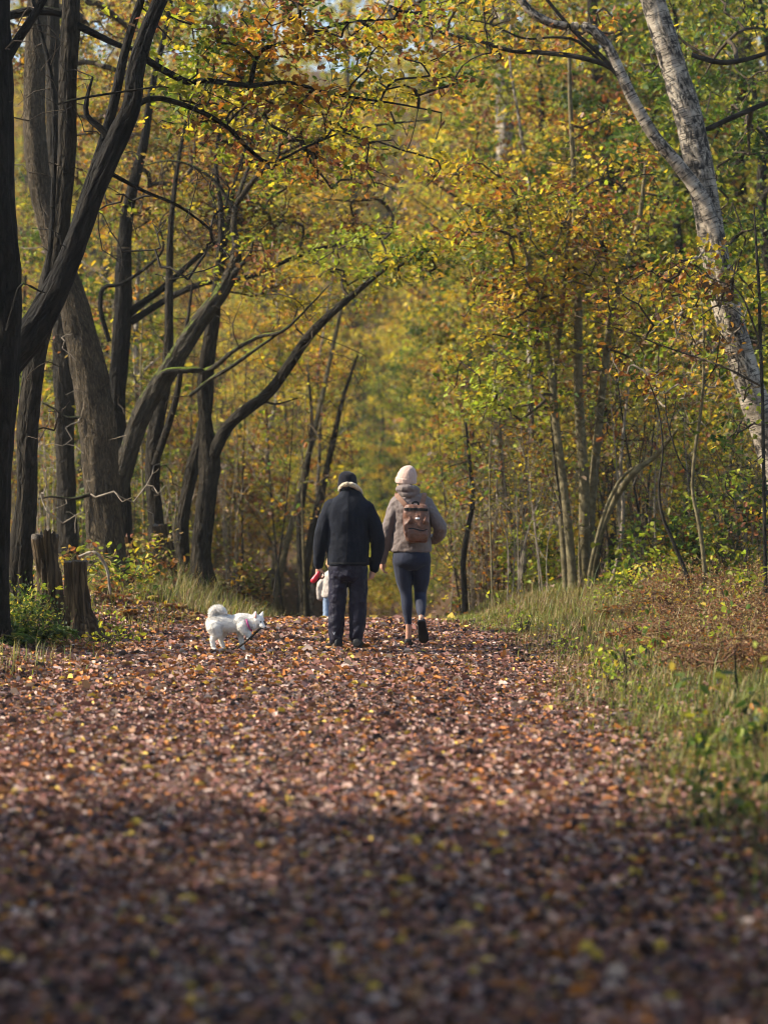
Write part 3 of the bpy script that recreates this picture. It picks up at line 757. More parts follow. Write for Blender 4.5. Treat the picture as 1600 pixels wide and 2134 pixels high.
make_tree('hazel_tree', 'clump of slender grey green stems sprouting together right of the walkers', [
    [(1216, 1250, 31, 34), (1216, 1120, 28), (1216, 1000, 26), (1207, 870, 24), (1204, 760, 22), (1204, 640, 20), (1198, 500, 15), (1194, 350, 13), (1187, 200, 11), (1185, 60, 8)],
    [(1194, 1255, 25, 33.8), (1188, 1150, 22), (1175, 1020, 20), (1160, 900, 18), (1150, 800, 16), (1140, 720, 14), (1125, 640, 11), (1105, 560, 8, 33.4), (1080, 480, 5, 33.2)],
    [(1224, 1240, 23, 34.3), (1230, 1080, 22), (1239, 970, 22), (1250, 850, 20), (1262, 740, 18), (1275, 650, 16), (1300, 560, 14), (1330, 460, 12, 34.6), (1345, 340, 9)],
    [(1180, 1255, 17, 34.2), (1172, 1130, 16), (1160, 980, 15), (1153, 850, 14), (1158, 750, 14), (1170, 650, 13), (1178, 540, 10), (1190, 430, 6)],
    [(1228, 1255, 15, 33.7), (1246, 1130, 15), (1276, 1050, 16), (1320, 985, 16, 33.4), (1365, 950, 13), (1410, 895, 8, 33)],
    [(1222, 1250, 11, 33.6), (1232, 1170, 10), (1262, 1060, 9), (1300, 990, 8), (1350, 960, 5)],
    [(1120, 650, 7, 33.4), (1140, 560, 6), (1170, 480, 5), (1200, 400, 3)],
    ], [M['stem'], M['stem']], wf=.85, seed=23, sides=14, rough=.02, leaf=.085, tpl=T8, limb_name='stem', flare=1.15,
    crowns=[(1120, 520, 200, 120, 33.6, 1.4, 130, 14, 'right'), (1000, 430, 120, 110, 33.4, 1.2, 70, 13, 'right'), (1250, 640, 220, 110, 33.8, 1.2, 80, 11, 'rusty'),
            (1040, 790, 110, 100, 33.6, 1.0, 60, 12, 'lime'), (1070, 640, 120, 90, 33.4, 1.0, 46, 12, 'rusty'), (1270, 380, 150, 180, 34.4, 1.4, 90, 12, 'right'),
            (1280, 790, 170, 60, 34.6, .6, 18, 6, 'rusty')], bare=[(1280, 850, 160, 120, 33.6, .8, 30)])
make_tree('sapling', 'pair of thin bare stems forming a V at the right verge', [
    [(1466, 1300, 18, 30), (1466, 1180, 15), (1455, 1090, 14), (1442, 1020, 12), (1447, 940, 12), (1460, 850, 11), (1465, 760, 9), (1462, 640, 6), (1440, 540, 4)],
    [(1459, 1300, 17, 29.9), (1430, 1200, 15), (1402, 1130, 13), (1378, 1070, 11), (1372, 1010, 9), (1380, 940, 7), (1370, 850, 5), (1345, 780, 3)],
    [(1445, 1000, 7, 30), (1415, 960, 6), (1390, 880, 5), (1385, 820, 3)],
    [(1466, 800, 6, 30), (1490, 760, 5), (1500, 690, 3)],
    ], [M['stem'], M['darkstem']], wf=.62, seed=24, sides=10, rough=.02, leaf=.08, limb_name='stem', flare=1.1, cat='tree', twigmat=M['deadtwig'],
    crowns=[(1400, 760, 130, 100, 30.4, .7, 44, 7, 'rusty'), (1480, 620, 100, 120, 30.5, .8, 36, 9, 'right')], bare=[(1420, 850, 90, 130, 30.2, .5, 34)])
make_tree('sapling', 'single thin dark stem close to the right edge of the picture', [
    [(1596, 1330, 15, 28.5), (1592, 1100, 13), (1588, 850, 12), (1583, 700, 12), (1580, 590, 11), (1576, 535, 9), (1570, 430, 5)],
    [(1586, 805, 8, 28.5), (1500, 762, 7), (1400, 728, 6, 29), (1300, 690, 5), (1200, 658, 3, 29.5)],
    [(1584, 720, 8, 28.5), (1540, 610, 6), (1480, 580, 5), (1420, 545, 3, 29)],
    ], [M['darkstem'], M['twig']], wf=.62, seed=25, sides=9, rough=.02, leaf=.085, tpl=T8, flare=1.1,
    crowns=[(1400, 620, 170, 90, 29, .7, 54, 9, 'rusty'), (1540, 700, 80, 170, 29, .6, 30, 8, 'lime'), (1560, 960, 60, 150, 29, .5, 24, 8, 'bramble')])

# ------------------------------------------------------------------ woodland behind: a few kinds of tree, each placed many times
def bg_kind(seed, h, crown_z, crown_r, trunk_r, pal, n, per, leaf, lean=.6, low=0, mats=None, forks=3):
    r = np.random.default_rng(700 + seed)
    def ln(z): return np.array([lean * (z / h) ** 1.4 + .12 * math.sin(z * 1.3 + seed), .15 * math.sin(z * .9 + seed * 2), z])
    zs = np.linspace(-.3, h * .93, 9)
    tr = np.array([(*(ln(z) if z > 0 else (0, 0, z)), trunk_r * (1 - .88 * max(z, 0) / h) * (1.25 if z <= 0 else 1)) for z in zs])
    limbs = [tr]
    for k in range(forks):
        z0 = h * r.uniform(.25, .6); a = r.uniform(0, 6.28); L = crown_r * r.uniform(.7, 1.0)
        p0 = ln(z0)
        limbs.append(np.array([(*(p0 + np.array([math.cos(a) * L * t, math.sin(a) * L * t, L * (.9 * t - .15 * t * t)])), trunk_r * .42 * (1 - .85 * t)) for t in (0, .3, .65, 1.0)]))
    cr = [((lean * .8, 0, crown_z), (crown_r, crown_r, h - crown_z), n, per, pal[0])]
    if low: cr.append(((0, 0, low), (crown_r * .85, crown_r * .85, low * .75), int(n * .55), per, pal[1]))
    return limbs, cr, leaf, mats or [M['oak']]
KINDS = {
    'golden': (bg_kind(1, 13, 8.0, 3.4, .16, ('bright', 'near'), 240, 20, .15, low=4.5), 'golden leaved tree in the woodland beyond the walkers'),
    'olive': (bg_kind(2, 17, 10.5, 3.6, .21, ('mid', 'mid'), 280, 26, .16, low=5), 'olive and yellow leaved tree in the woodland beyond the walkers'),
    'russet': (bg_kind(3, 15, 9.5, 3.3, .19, ('brown', 'brown'), 260, 25, .155, low=4), 'russet leaved tree in the woodland beyond the walkers'),
    'green': (bg_kind(4, 14, 8.0, 3.3, .17, ('green', 'lime'), 260, 28, .15, low=4), 'green leaved tree in the woodland beyond the walkers'),
    'slim': (bg_kind(5, 15, 11, 1.8, .09, ('right', 'mid'), 170, 18, .13, low=6, mats=[M['birch']], lean=1.0), 'slim pale stemmed tree in the woodland beyond the walkers'),
    'tall': (bg_kind(6, 25, 16, 4.8, .28, ('bright', 'near'), 360, 26, .20, low=8, forks=5), 'tall tree closing the view at the back of the woodland'),
}
KINDS['shade'] = (bg_kind(7, 12.5, 9.0, 3.6, .17, ('mid', 'mid'), 300, 22, .18, forks=4), 'tree standing out of the picture around the photographer')
GRP = {'shade': 'added shade trees around the photographer', 'golden': 'golden trees beyond the walkers', 'olive': 'olive trees beyond the walkers', 'russet': 'russet trees beyond the walkers', 'green': 'green trees beyond the walkers',
       'slim': 'slim pale trees beyond the walkers', 'tall': 'tall trees closing the view'}
PROTO = {}
def plant(kind, x, y, s, rz, group=None, label=None):
    z = g1(x, y) - .05
    (limbs, cr, leaf, mats), lab = KINDS[kind]
    if kind not in PROTO:
        PROTO[kind] = make_local({'slim': 'birch_tree'}.get(kind, 'woodland_tree'), lab, (x, y, z), limbs, cr, mats, seed=len(PROTO), group=GRP[kind], leaf=leaf, tpl=T4, spread=.22, sides=9)
        o = PROTO[kind]; o.rotation_euler.z = rz; o.scale = (s, s, s)
        if label: o['label'] = label
        if group: o['group'] = group
        return o
    return dup(PROTO[kind], (x, y, z), rz, s, label or lab, group or GRP[kind])

r3 = np.random.default_rng(77)
def pxx(px, Y): return (px - 800) / F * Y
# chosen ones first: (kind, px, Y, scale)
for kd, px, Y, s in [('golden', 590, 70, .62), ('golden', 470, 84, .75), ('green', 850, 72, .5), ('green', 800, 84, .6), ('golden', 760, 92, .8), ('green', 990, 60, .6),
                     ('olive', 1110, 50, .8), ('russet', 1270, 48, .75), ('green', 1440, 44, .85), ('green', 1560, 47, 1.0), ('olive', 1350, 58, .95),
                     ('russet', 330, 56, .5), ('olive', 210, 54, .5), ('russet', 60, 50, .5), ('golden', 150, 64, .55), ('golden', 680, 80, .5),
                     ('golden', 980, 90, .9), ('golden', 850, 100, .8), ('slim', 650, 50, .65), ('slim', 560, 56, .7), ('slim', 300, 46, .8), ('slim', 1120, 44, .8),
                     ('green', 1620, 40, .8), ('olive', 1230, 66, 1.0), ('golden', 1010, 74, .8), ('golden', 560, 98, 1.0), 
                     ('olive', 200, 104, 1.3), ('golden', 640, 108, 1.3), ('olive', 430, 110, 1.35), ('golden', 760, 112, 1.2)]:
    plant(kd, pxx(px, Y), Y, s, r3.uniform(0, 6.28))
# rows filling the wood: low and open on the sunny left, taller on the right and at the back
pts = []
tries = 0
while len(pts) < 40 and tries < 6000:
    tries += 1
    y = r3.uniform(46, 106); x = r3.uniform(-.165 * y - 1, .175 * y + 5)
    if y < 78 and -3.2 < x < 2.4: continue
    if x < 3 and y > 56: continue
    if x < 0 and r3.random() < .5: continue
    if all((x - a) ** 2 + (y - b) ** 2 > 3.4 ** 2 for a, b in pts):
        pts.append((x, y))
        kd = r3.choice(['golden', 'olive', 'russet', 'green', 'slim'], p=[.28, .28, .14, .16, .14])
        s = r3.uniform(.5, .7) if (x < 0 and y < 86) else r3.uniform(.8, 1.15)
        plant(str(kd), x, y, s, r3.uniform(0, 6.28))
for i in range(16):
    y = r3.uniform(112, 128); x = (i / 15 - .5) * 2 * (.175 * y + 3) + r3.normal(0, .6)
    plant('tall', x, y, r3.uniform(1.0, 1.2), r3.uniform(0, 6.28))
for i in range(14):
    y = r3.uniform(132, 142); x = (i / 13 - .5) * 2 * (.175 * y + 3)
    plant('tall', x, y, r3.uniform(1.1, 1.3), r3.uniform(0, 6.28))
# unseen trees added around the photographer so that the near path is shaded
for i, (x, y) in enumerate([(-8.6, 7.4), (-11.2, 8.6), (-13.8, 6.6), (-9.2, 3.6), (-13.2, 3.6), (-5.2, 2.0), (5.2, 3.0), (5.8, 7.0), (0.9, -3.2), (-3.6, -2.4), (4.4, -3.0), (-6.6, -1.5), (3.0, .8), (-2.2, 2.6), (-11.0, 6.2), (-4.9, 6.0), (4.2, 5.4), (-16.5, 8.0), (-11.2, 10.2), (-8.4, 9.6), (4.9, 8.4)]):
    plant('shade', x, y, .85 + .1 * math.sin(i * 3.1), i * 1.3)

# ------------------------------------------------------------------ undergrowth
def bush(label, px, Y, w, h, pal, n, per, leaf, seed, name='bush', tpl=T6, cat='bush', group=None, stems=6, loc=None, flat=.8, spread=.08, leafmat=None):
    x = pxx(px, Y) if loc is None else loc[0]
    y = Y if loc is None else loc[1]
    z = g1(x, y)
    r = np.random.default_rng(300 + seed)
    limbs = []
    for k in range(stems):
        a = r.uniform(0, 6.28); L = r.uniform(.3, .8)
        limbs.append(np.array([(0 + .05 * math.cos(a), .05 * math.sin(a), -.05, .008), (w * .2 * math.cos(a) * L, w * .2 * math.sin(a) * L, h * .35, .007), (w * .42 * math.cos(a) * L, w * .42 * math.sin(a) * L, h * .7 * L + .1, .003)]))
    return make_local(name, label, (x, y, z), limbs, [((0, 0, h * .42), (w / 2, w / 2, h * .55), n, per, pal)], [M['twig']], seed=200 + seed, cat=cat, group=group, leaf=leaf, tpl=tpl,
                      r_tip=.0022, spread=spread, coher=.6, limb_name='stem', flat=flat, leafmat=leafmat)

bush('bramble bush with bright green leaves in front of the leftmost trunks', 35, 25.2, .55, .62, 'lime', 26, 5, .085, 1, spread=.07)
bush('dark green low shrub at the left edge below the bright bramble', 30, 24.6, 1.0, .34, 'dark', 150, 16, .05, 2, spread=.09, tpl=T4)
bush('tangle of brown and rust leaves behind the left stump', 170, 29.5, 1.2, .7, 'brown', 60, 5, .075, 3)
bush('leafy green undergrowth at the foot of the thick ridged trunk', 265, 31, 1.0, .6, 'bramble', 60, 6, .08, 4)
bush('reddish brown leaved shrub beside the slim twin trunk', 300, 33.5, 1.0, .9, 'brown', 60, 7, .08, 5)
bush('small green weed at the foot of the right hand stump', 215, 25.0, .55, .17, 'lime', 26, 4, .06, 6, spread=.05)
bush('low yellow green weed on the leaves left of the dog', 262, 26.4, .5, .16, 'lime', 20, 4, .055, 7, spread=.05)
bush('brown withered shrub behind the dog', 500, 36.5, 1.1, .8, 'brown', 60, 7, .09, 8)
bush('low brown shrub between the stumps and the bank', 330, 28.8, .8, .25, 'brown', 24, 4, .055, 9)
bush('green bramble thicket right of the slender stem clump', 1375, 33.4, 1.5, 1.1, 'bramble', 120, 7, .085, 10)
bush('bright green trailing bramble on the grass right of the stem clump', 1335, 31.3, 1.15, .42, 'lime', 60, 6, .08, 11)
bush('dark leaved bush under the leaning birch', 1520, 33, 1.8, 1.7, 'bramble', 170, 7, .085, 12)
bush('yellow and green shrub low behind the stem clump', 1130, 36.2, 1.5, 1.0, 'lime', 110, 7, .085, 13)
bush('thin brown bush left of the slender stem clump', 1050, 38, 1.4, 1.5, 'brown', 90, 6, .085, 14)
bush('olive shrub right of the woman near the crest', 975, 40, 1.3, 1.5, 'mid', 100, 8, .085, 15)
bush('green leafy sprig in the near grass at the right edge', 1585, 14.5, .32, .34, 'green', 16, 4, .075, 16, spread=.05)
bush('small blurred green plant in the near right verge', 1455, 15.0, .26, .26, 'bramble', 9, 4, .075, 17, spread=.05)
bush('blurred green weed with yellow leaves near the lower right corner', 1500, 12.3, .5, .2, 'green', 20, 5, .065, 18, spread=.06)
bush('broad leaved green plant beside the twin stem sapling', 1560, 27.6, .7, .6, 'lime', 26, 5, .09, 19)
bush('low reddish plant on the right verge in front of the twin stems', 1380, 27.0, .9, .35, 'brown', 60, 6, .06, 20)
# shrubs of the far wood, low, closing the view between the trunks
FB = []
r4 = np.random.default_rng(78)
fb_kind = [('golden shrub of the far undergrowth', 'bright', 'golden far shrubs'), ('olive shrub of the far undergrowth', 'mid', 'olive far shrubs'), ('rusty shrub of the far undergrowth', 'brown', 'rusty far shrubs'), ('green shrub of the far undergrowth', 'green', 'green far shrubs')]
for i in range(44):
    y = r4.uniform(40, 76); x = r4.uniform(-.17 * y - 2, .17 * y + 2)
    if -2.6 < x < 1.8 and y < 62: x = -2.8 - r4.random() * 3 if x < -.4 else 2.0 + r4.random() * 3
    k = i % 4
    lab, pal, gp = fb_kind[k]
    lab = lab + ' beyond the crest'
    if i < 4:
        FB.append(bush(lab, 0, y, 2.2, 2.4, pal, 150, 12, .12, 40 + i, group=gp, loc=(x, y), tpl=T4, spread=.16))
    else:
        dup(FB[k], (x, y, g1(x, y)), r4.uniform(0, 6.28), r4.uniform(.7, 1.5), lab, gp)

for i, (px, Y, s, k) in enumerate([(815, 72, .75, 0), (775, 78, .9, 0), (850, 82, .9, 3), (745, 70, .7, 1), (880, 66, .6, 3), (905, 76, .9, 0)]):
    dup(FB[k], (pxx(px, Y), Y, g1(pxx(px, Y), Y)), i * 1.1, s, ['golden bush glowing at the far end of the path', 'olive bush at the far end of the path', '', 'green bush at the far end of the path'][k], ['golden bushes at the path end', 'olive bushes at the path end', '', 'green bushes at the path end'][k])
# thin saplings and dead stems of the right hand thicket and the left wood
SP = []
def sap_kind(seed, h, rad, mat, crown, lab, gp, loc):
    r = np.random.default_rng(900 + seed)
    pts = []
    lx, ly = r.normal(0, .10), r.normal(0, .08)
    for t in np.linspace(0, 1, 7):
        pts.append((lx * h * t + .05 * math.sin(t * 5 + seed), ly * h * t + .04 * math.cos(t * 4 + seed), h * t - .05, rad * (1 - .8 * t)))
    limbs = [np.array(pts)]
    for k in range(3):
        i = r.integers(2, 5); p = np.array(pts[i][:3]); a = r.uniform(0, 6.28); L = h * r.uniform(.2, .4)
        limbs.append(np.array([(*p, pts[i][3] * .6), (p[0] + math.cos(a) * L * .4, p[1] + math.sin(a) * L * .4, p[2] + L * .5, pts[i][3] * .4), (p[0] + math.cos(a) * L * .7, p[1] + math.sin(a) * L * .7, p[2] + L, .003)]))
    c = (lx * h * .6, ly * h * .6, h * .68)
    return make_local('sapling', lab, loc, limbs, [(c, (h * .22, h * .22, h * .34), crown[0], crown[1], crown[2])], [mat], seed=600 + seed, leaf=.08, tpl=T6, r_tip=.0022, spread=.12, group=gp, sides=6, twigmat=M['deadtwig'] if seed % 2 else None)
sap_specs = [('thin pale bare sapling in the thicket right of the stem clump', 'pale thicket saplings', M['deadtwig'], .014, 3.2, (34, .8, 'rusty')),
             ('thin dark sapling in the thicket beyond the grass strip', 'dark thicket saplings', M['darkstem'], .02, 3.8, (40, 2.5, 'brown')),
             ('thin olive stemmed sapling with yellow leaves in the thicket', 'leafy thicket saplings', M['stem'], .018, 4.2, (46, 4, 'right')),
             ('low crooked pale stem in the right hand thicket', 'crooked thicket stems', M['deadtwig'], .012, 2.0, (26, .6, 'brown'))]
r5 = np.random.default_rng(79)
for i in range(66):
    k = i % 4
    Y = r5.uniform(33.5, 42); px = r5.uniform(930, 1640)
    if px < 1010 and Y < 38: Y += 5
    x = pxx(px, Y); lab, gp, mt, rd, h, cr = sap_specs[k]
    if i < 4: SP.append(sap_kind(i, h, rd, mt, cr, lab, gp, (x, Y, g1(x, Y))))
    else: dup(SP[k], (x, Y, g1(x, Y)), r5.uniform(0, 6.28), r5.uniform(.7, 1.2), lab, gp)
lsp = ['thin dark sapling among the trunks on the left', 'thin leafy sapling among the trunks on the left']
for i in range(20):
    Y = r5.uniform(38, 52); px = r5.uniform(40, 640)
    x = pxx(px, Y); k = 1 + i % 2
    dup(SP[k], (x, Y, g1(x, Y)), r5.uniform(0, 6.28), r5.uniform(.9, 1.6), lsp[i % 2], ['dark saplings on the left', 'leafy saplings on the left'][i % 2])
def lone(label, pts, mat, Y, seed, name='young_tree', bare=(), crowns=()):
    return make_tree(name, label, [pts], [mat], seed=seed, sides=9, rough=.02, Y=Y, bare=bare, crowns=crowns, flare=1.1, leaf=.09)
lone('pale thin trunk leaning right behind the man', [(575, 1250, 15, 46), (590, 1170, 14), (620, 1040, 13), (655, 900, 12), (690, 740, 9), (720, 600, 6)], M['stem'], 46, 61, bare=[(660, 850, 60, 150, 46, 1, 16)])
lone('dark leaning trunk just left of the man', [(628, 1260, 20, 46), (648, 1120, 17), (672, 1020, 15), (692, 930, 13), (715, 830, 9), (745, 740, 5)], M['oak'], 46, 62, bare=[(700, 850, 70, 130, 44, 1, 16)])
lone('short dark trunk in the shade left of the child', [(636, 1265, 22, 45), (628, 1180, 18), (626, 1080, 15), (640, 980, 11), (650, 880, 8), (640, 760, 4)], M['oak'], 45, 63, bare=[(640, 900, 60, 130, 43, 1, 16)])
lone('dark thin stem with two forks right of the woman', [(968, 1240, 13, 37), (965, 1170, 12), (975, 1100, 11), (985, 1040, 10), (978, 960, 8), (970, 880, 5)], M['darkstem'], 37, 64, bare=[(985, 1010, 50, 120, 37, .6, 18)], crowns=[(975, 980, 60, 110, 37, .7, 26, 8, 'mid')])
lone('slender curved dark stem left of the hazel clump', [(1085, 1215, 11, 37.5), (1072, 1130, 11), (1055, 1050, 10), (1045, 960, 9), (1040, 880, 7), (1030, 790, 4)], M['stem'], 37.5, 65, bare=[(1060, 980, 70, 130, 37.5, .6, 22)])
lone('pale knotted dead stem in the thicket behind the twin stem sapling', [(1270, 1230, 10, 34.5), (1290, 1150, 10), (1298, 1060, 9), (1292, 980, 8), (1300, 880, 6), (1310, 800, 4)], M['deadtwig'], 34.5, 66, bare=[(1310, 930, 60, 120, 34.5, .6, 26)])

M['rustwig'] = bark_material('rust_twig', (0.09, 0.045, 0.028), (0.22, 0.125, 0.075), stretch=.5, scale=14, bump=.3)
# bare tangled shrubs
def tangle(seed, h, w, mat, lab, gp, loc, n=46, leafy=1.2, pal='brown', lsize=.07):
    r = np.random.default_rng(950 + seed)
    limbs = []
    for k in range(9):
        a = r.uniform(0, 6.28); l = r.uniform(.1, .5) * w; c = r.normal(0, .12)
        limbs.append(np.array([(.12 * math.cos(a), .12 * math.sin(a), -.04, .010), (l * .35 * math.cos(a) + c * .5, l * .35 * math.sin(a), h * .35, .008), (l * .7 * math.cos(a) - c, l * .7 * math.sin(a), h * .68, .006), (l * math.cos(a) + c, l * math.sin(a), h * r.uniform(.8, 1.0), .003)]))
    return make_local('shrub', lab, loc, limbs, [((0, 0, h * .55), (w * .55, w * .55, h * .5), n, leafy, pal)], [mat], seed=900 + seed, cat='bush', group=gp, leaf=lsize, tpl=T6, r_tip=.0026, spread=.1 if lsize > .05 else .045, sides=5, twigmat=mat, limb_name='stem')
TG = []
tgl = [('bare pale twiggy shrub tangled in the right hand thicket', 'pale twiggy shrubs', M['deadtwig'], .8), ('bare brown twiggy shrub tangled in the right hand thicket', 'brown twiggy shrubs', M['twig'], 2.0), ('twiggy shrub with a few yellow leaves in the right hand thicket', 'yellow twiggy shrubs', M['stem'], 3.5)]
r6 = np.random.default_rng(81)
for i in range(30):
    k = i % 3; Y = r6.uniform(34.5, 41.5); px = r6.uniform(950, 1660)
    if px < 1040: Y = max(Y, 38)
    x = pxx(px, Y); lab, gp, mt, lf = tgl[k]
    if i < 3: TG.append(tangle(i, [2.6, 2.2, 2.8][k], 1.5, mt, lab, gp, (x, Y, g1(x, Y)), 80, lf, ['brown', 'brown', 'right'][k]))
    else: dup(TG[k], (x, Y, g1(x, Y)), r6.uniform(0, 6.28), (r6.uniform(.7, 1.2), r6.uniform(.6, 1.25)), lab, gp)
for i in range(3):
    k = i % 2; Y = r6.uniform(42, 52); px = r6.uniform(470, 580)
    x = pxx(px, Y)
    dup(TG[k], (x, Y, g1(x, Y)), r6.uniform(0, 6.28), (r6.uniform(.7, 1.1), r6.uniform(.8, 1.3)), 'bare twiggy shrub in the wood left of the man', 'twiggy shrubs left of the man')
for i in range(9):
    k = i % 2; Y = r6.uniform(39, 47); px = r6.uniform(40, 420)
    x = pxx(px, Y)
    dup(TG[k], (x, Y, g1(x, Y)), r6.uniform(0, 6.28), (r6.uniform(.7, 1.1), r6.uniform(.8, 1.3)), 'bare twiggy shrub in the gaps between the trunks on the left', 'twiggy shrubs between the left trunks')
# dead verge plants
DV = []
for i in range(52):
    Y = r6.uniform(19, 32); px = r6.uniform(1270 + max(0, 29 - Y) * 14, 1650)
    x = pxx(px, Y)
    lab = ['brown withered weed in the dry grass of the right verge', 'reddish withered weed in the dry grass of the right verge'][i % 2]; gp = ['brown verge weeds', 'reddish verge weeds'][i % 2]
    if i < 2: DV.append(tangle(20 + i, .30, .6, M['rustwig'], lab, gp, (x, Y, g1(x, Y)), 90, 5.0, 'bracken', .026))
    else: dup(DV[i % 2], (x, Y, g1(x, Y)), r6.uniform(0, 6.28), (r6.uniform(.7, 1.4), r6.uniform(.5, 1.2)), lab, gp)

WD = []
for i in range(26):
    Y = r6.uniform(17, 31); x = 1.55 + r6.random() * (.165 * Y - 1.2)
    if x > .17 * Y + .4: x = 1.6 + r6.random() * .5
    lab = ['small yellow green weed in the right verge grass', 'small dark green weed in the right verge grass'][i % 2]; gp = ['yellow green verge weeds', 'dark green verge weeds'][i % 2]
    if i < 2: WD.append(bush(lab, 0, Y, .34, .16, ['lime', 'bramble'][i], 14, 4, .05, 70 + i, group=gp, loc=(x, Y), spread=.04, name='weed', cat='plant'))
    else: dup(WD[i % 2], (x, Y, g1(x, Y)), r6.uniform(0, 6.28), r6.uniform(.6, 1.3), lab, gp)
# dead bracken and green fern
def frond_arrays(base, a, L, r, tintf, droop=.55, wid=.32):
    m = 15
    t = np.linspace(0.05, 1, m)
    d = np.array([math.cos(a), math.sin(a), 0]); s = np.array([-math.sin(a), math.cos(a), 0])
    cur = base + d * (L * t * .85)[:, None] + np.array([0, 0, 1.0]) * (L * (.75 * t - droop * t * t * 1.25))[:, None]
    tg = unit(np.gradient(cur, axis=0))
    Cs, Ts, Ns, Ss, Cl = [], [], [], [], []
    for sg in (-1, 1):
        w = L * wid * np.sin(np.pi * (t * .92 + .08)) ** .8 + .012
        dirv = unit(s * sg + tg * .55 + r.normal(0, .14, (m, 3)))
        Cs.append(cur + dirv * (w / 2)[:, None]); Ts.append(dirv); Ns.append(np.cross(tg, s) * 1.0 + r.normal(0, .35, (m, 3))); Ss.append(w)
        Cl.append(tintf(m))
    return np.vstack(Cs), np.vstack(Ts), np.vstack(Ns), np.concatenate(Ss), np.vstack(Cl), cur
T_pin = dict(t=np.array([0, .25, .6, 1.0, .6, .25]), b=np.array([0, -.16, -.12, 0, .12, .16]), n=np.array([0, .05, .02, -.1, .02, .05]), f=T6['f'])
def fern(label, x, y, nf, L, pal, seed, group=None, name='bracken', droop=.55):
    r = np.random.default_rng(400 + seed)
    root = thing(name, label, 'fern', (x, y, g1(x, y)), 0, group)
    tw = Acc(); V_, F_, C4, n = [], [], [], 0
    for k in range(nf):
        a = r.uniform(0, 6.28); l = L * r.uniform(.65, 1.15)
        c0 = pal_pick(pal, 1, r)
        tf = lambda m: np.where((r.random(m) < .7)[:, None], c0, pal_pick(pal, m, r)) * r.uniform(.7, 1.3, (m, 1))
        C, T, Nn, S, tint, cur = frond_arrays(np.array([r.normal(0, .06), r.normal(0, .06), 0]), a, l, r, tf, droop * r.uniform(.7, 1.2), .22 if pal == 'bracken' else .32)
        V, Fi, c4 = leaf_arrays(C, T, Nn, S, tint, T_pin, curl=r.normal(1, 1.2, len(C)))
        V_.append(V); F_.append(Fi + n); C4.append(c4); n += len(V)
        tw.add(*tube(np.vstack([[0, 0, -.02], cur]), np.linspace(.005, .0015, len(cur) + 1), 4, cap=False))
    obj('frond_stalk', tw.mesh('frond_stalk'), M['twig'], root)
    obj('frond_foliage', arr_mesh('frond', np.vstack(V_), np.vstack(F_), {'tint': ('FLOAT_COLOR', np.vstack(C4))}), M['leaf'], root)
    return root
fern('dark green fern spreading at the bottom of the left edge trunk', pxx(70, 24.9), 24.9, 16, .5, 'dark', 1, name='fern', droop=.5)
fern('second dark fern in front of the left stump', pxx(20, 24.2), 24.2, 14, .5, 'dark', 2, name='fern', droop=.5)
FN = []
bl = ['withered brown bracken on the right verge', 'withered tan bracken plant on the right verge']
for i in range(34):
    Y = r5.uniform(22, 32.5); px = r5.uniform(1260 + (32 - Y) * 9, 1640)
    x = pxx(px, Y)
    if i < 2: FN.append(fern(bl[i], x, Y, 10, .46, 'bracken', 10 + i, droop=.36, group=['brown verge bracken', 'tan verge bracken'][i]))
    else: dup(FN[i % 2], (x, Y, g1(x, Y)), r5.uniform(0, 6.28), r5.uniform(.5, .95), bl[i % 2], ['brown verge bracken', 'tan verge bracken'][i % 2])
for i in range(10):
    Y = r5.uniform(28.5, 33); px = r5.uniform(190, 420)
    x = pxx(px, Y)
    dup(FN[i % 2], (x, Y, g1(x, Y)), r5.uniform(0, 6.28), r5.uniform(.5, .8), 'withered brown bracken on the left bank by the trunks', 'left bank bracken')

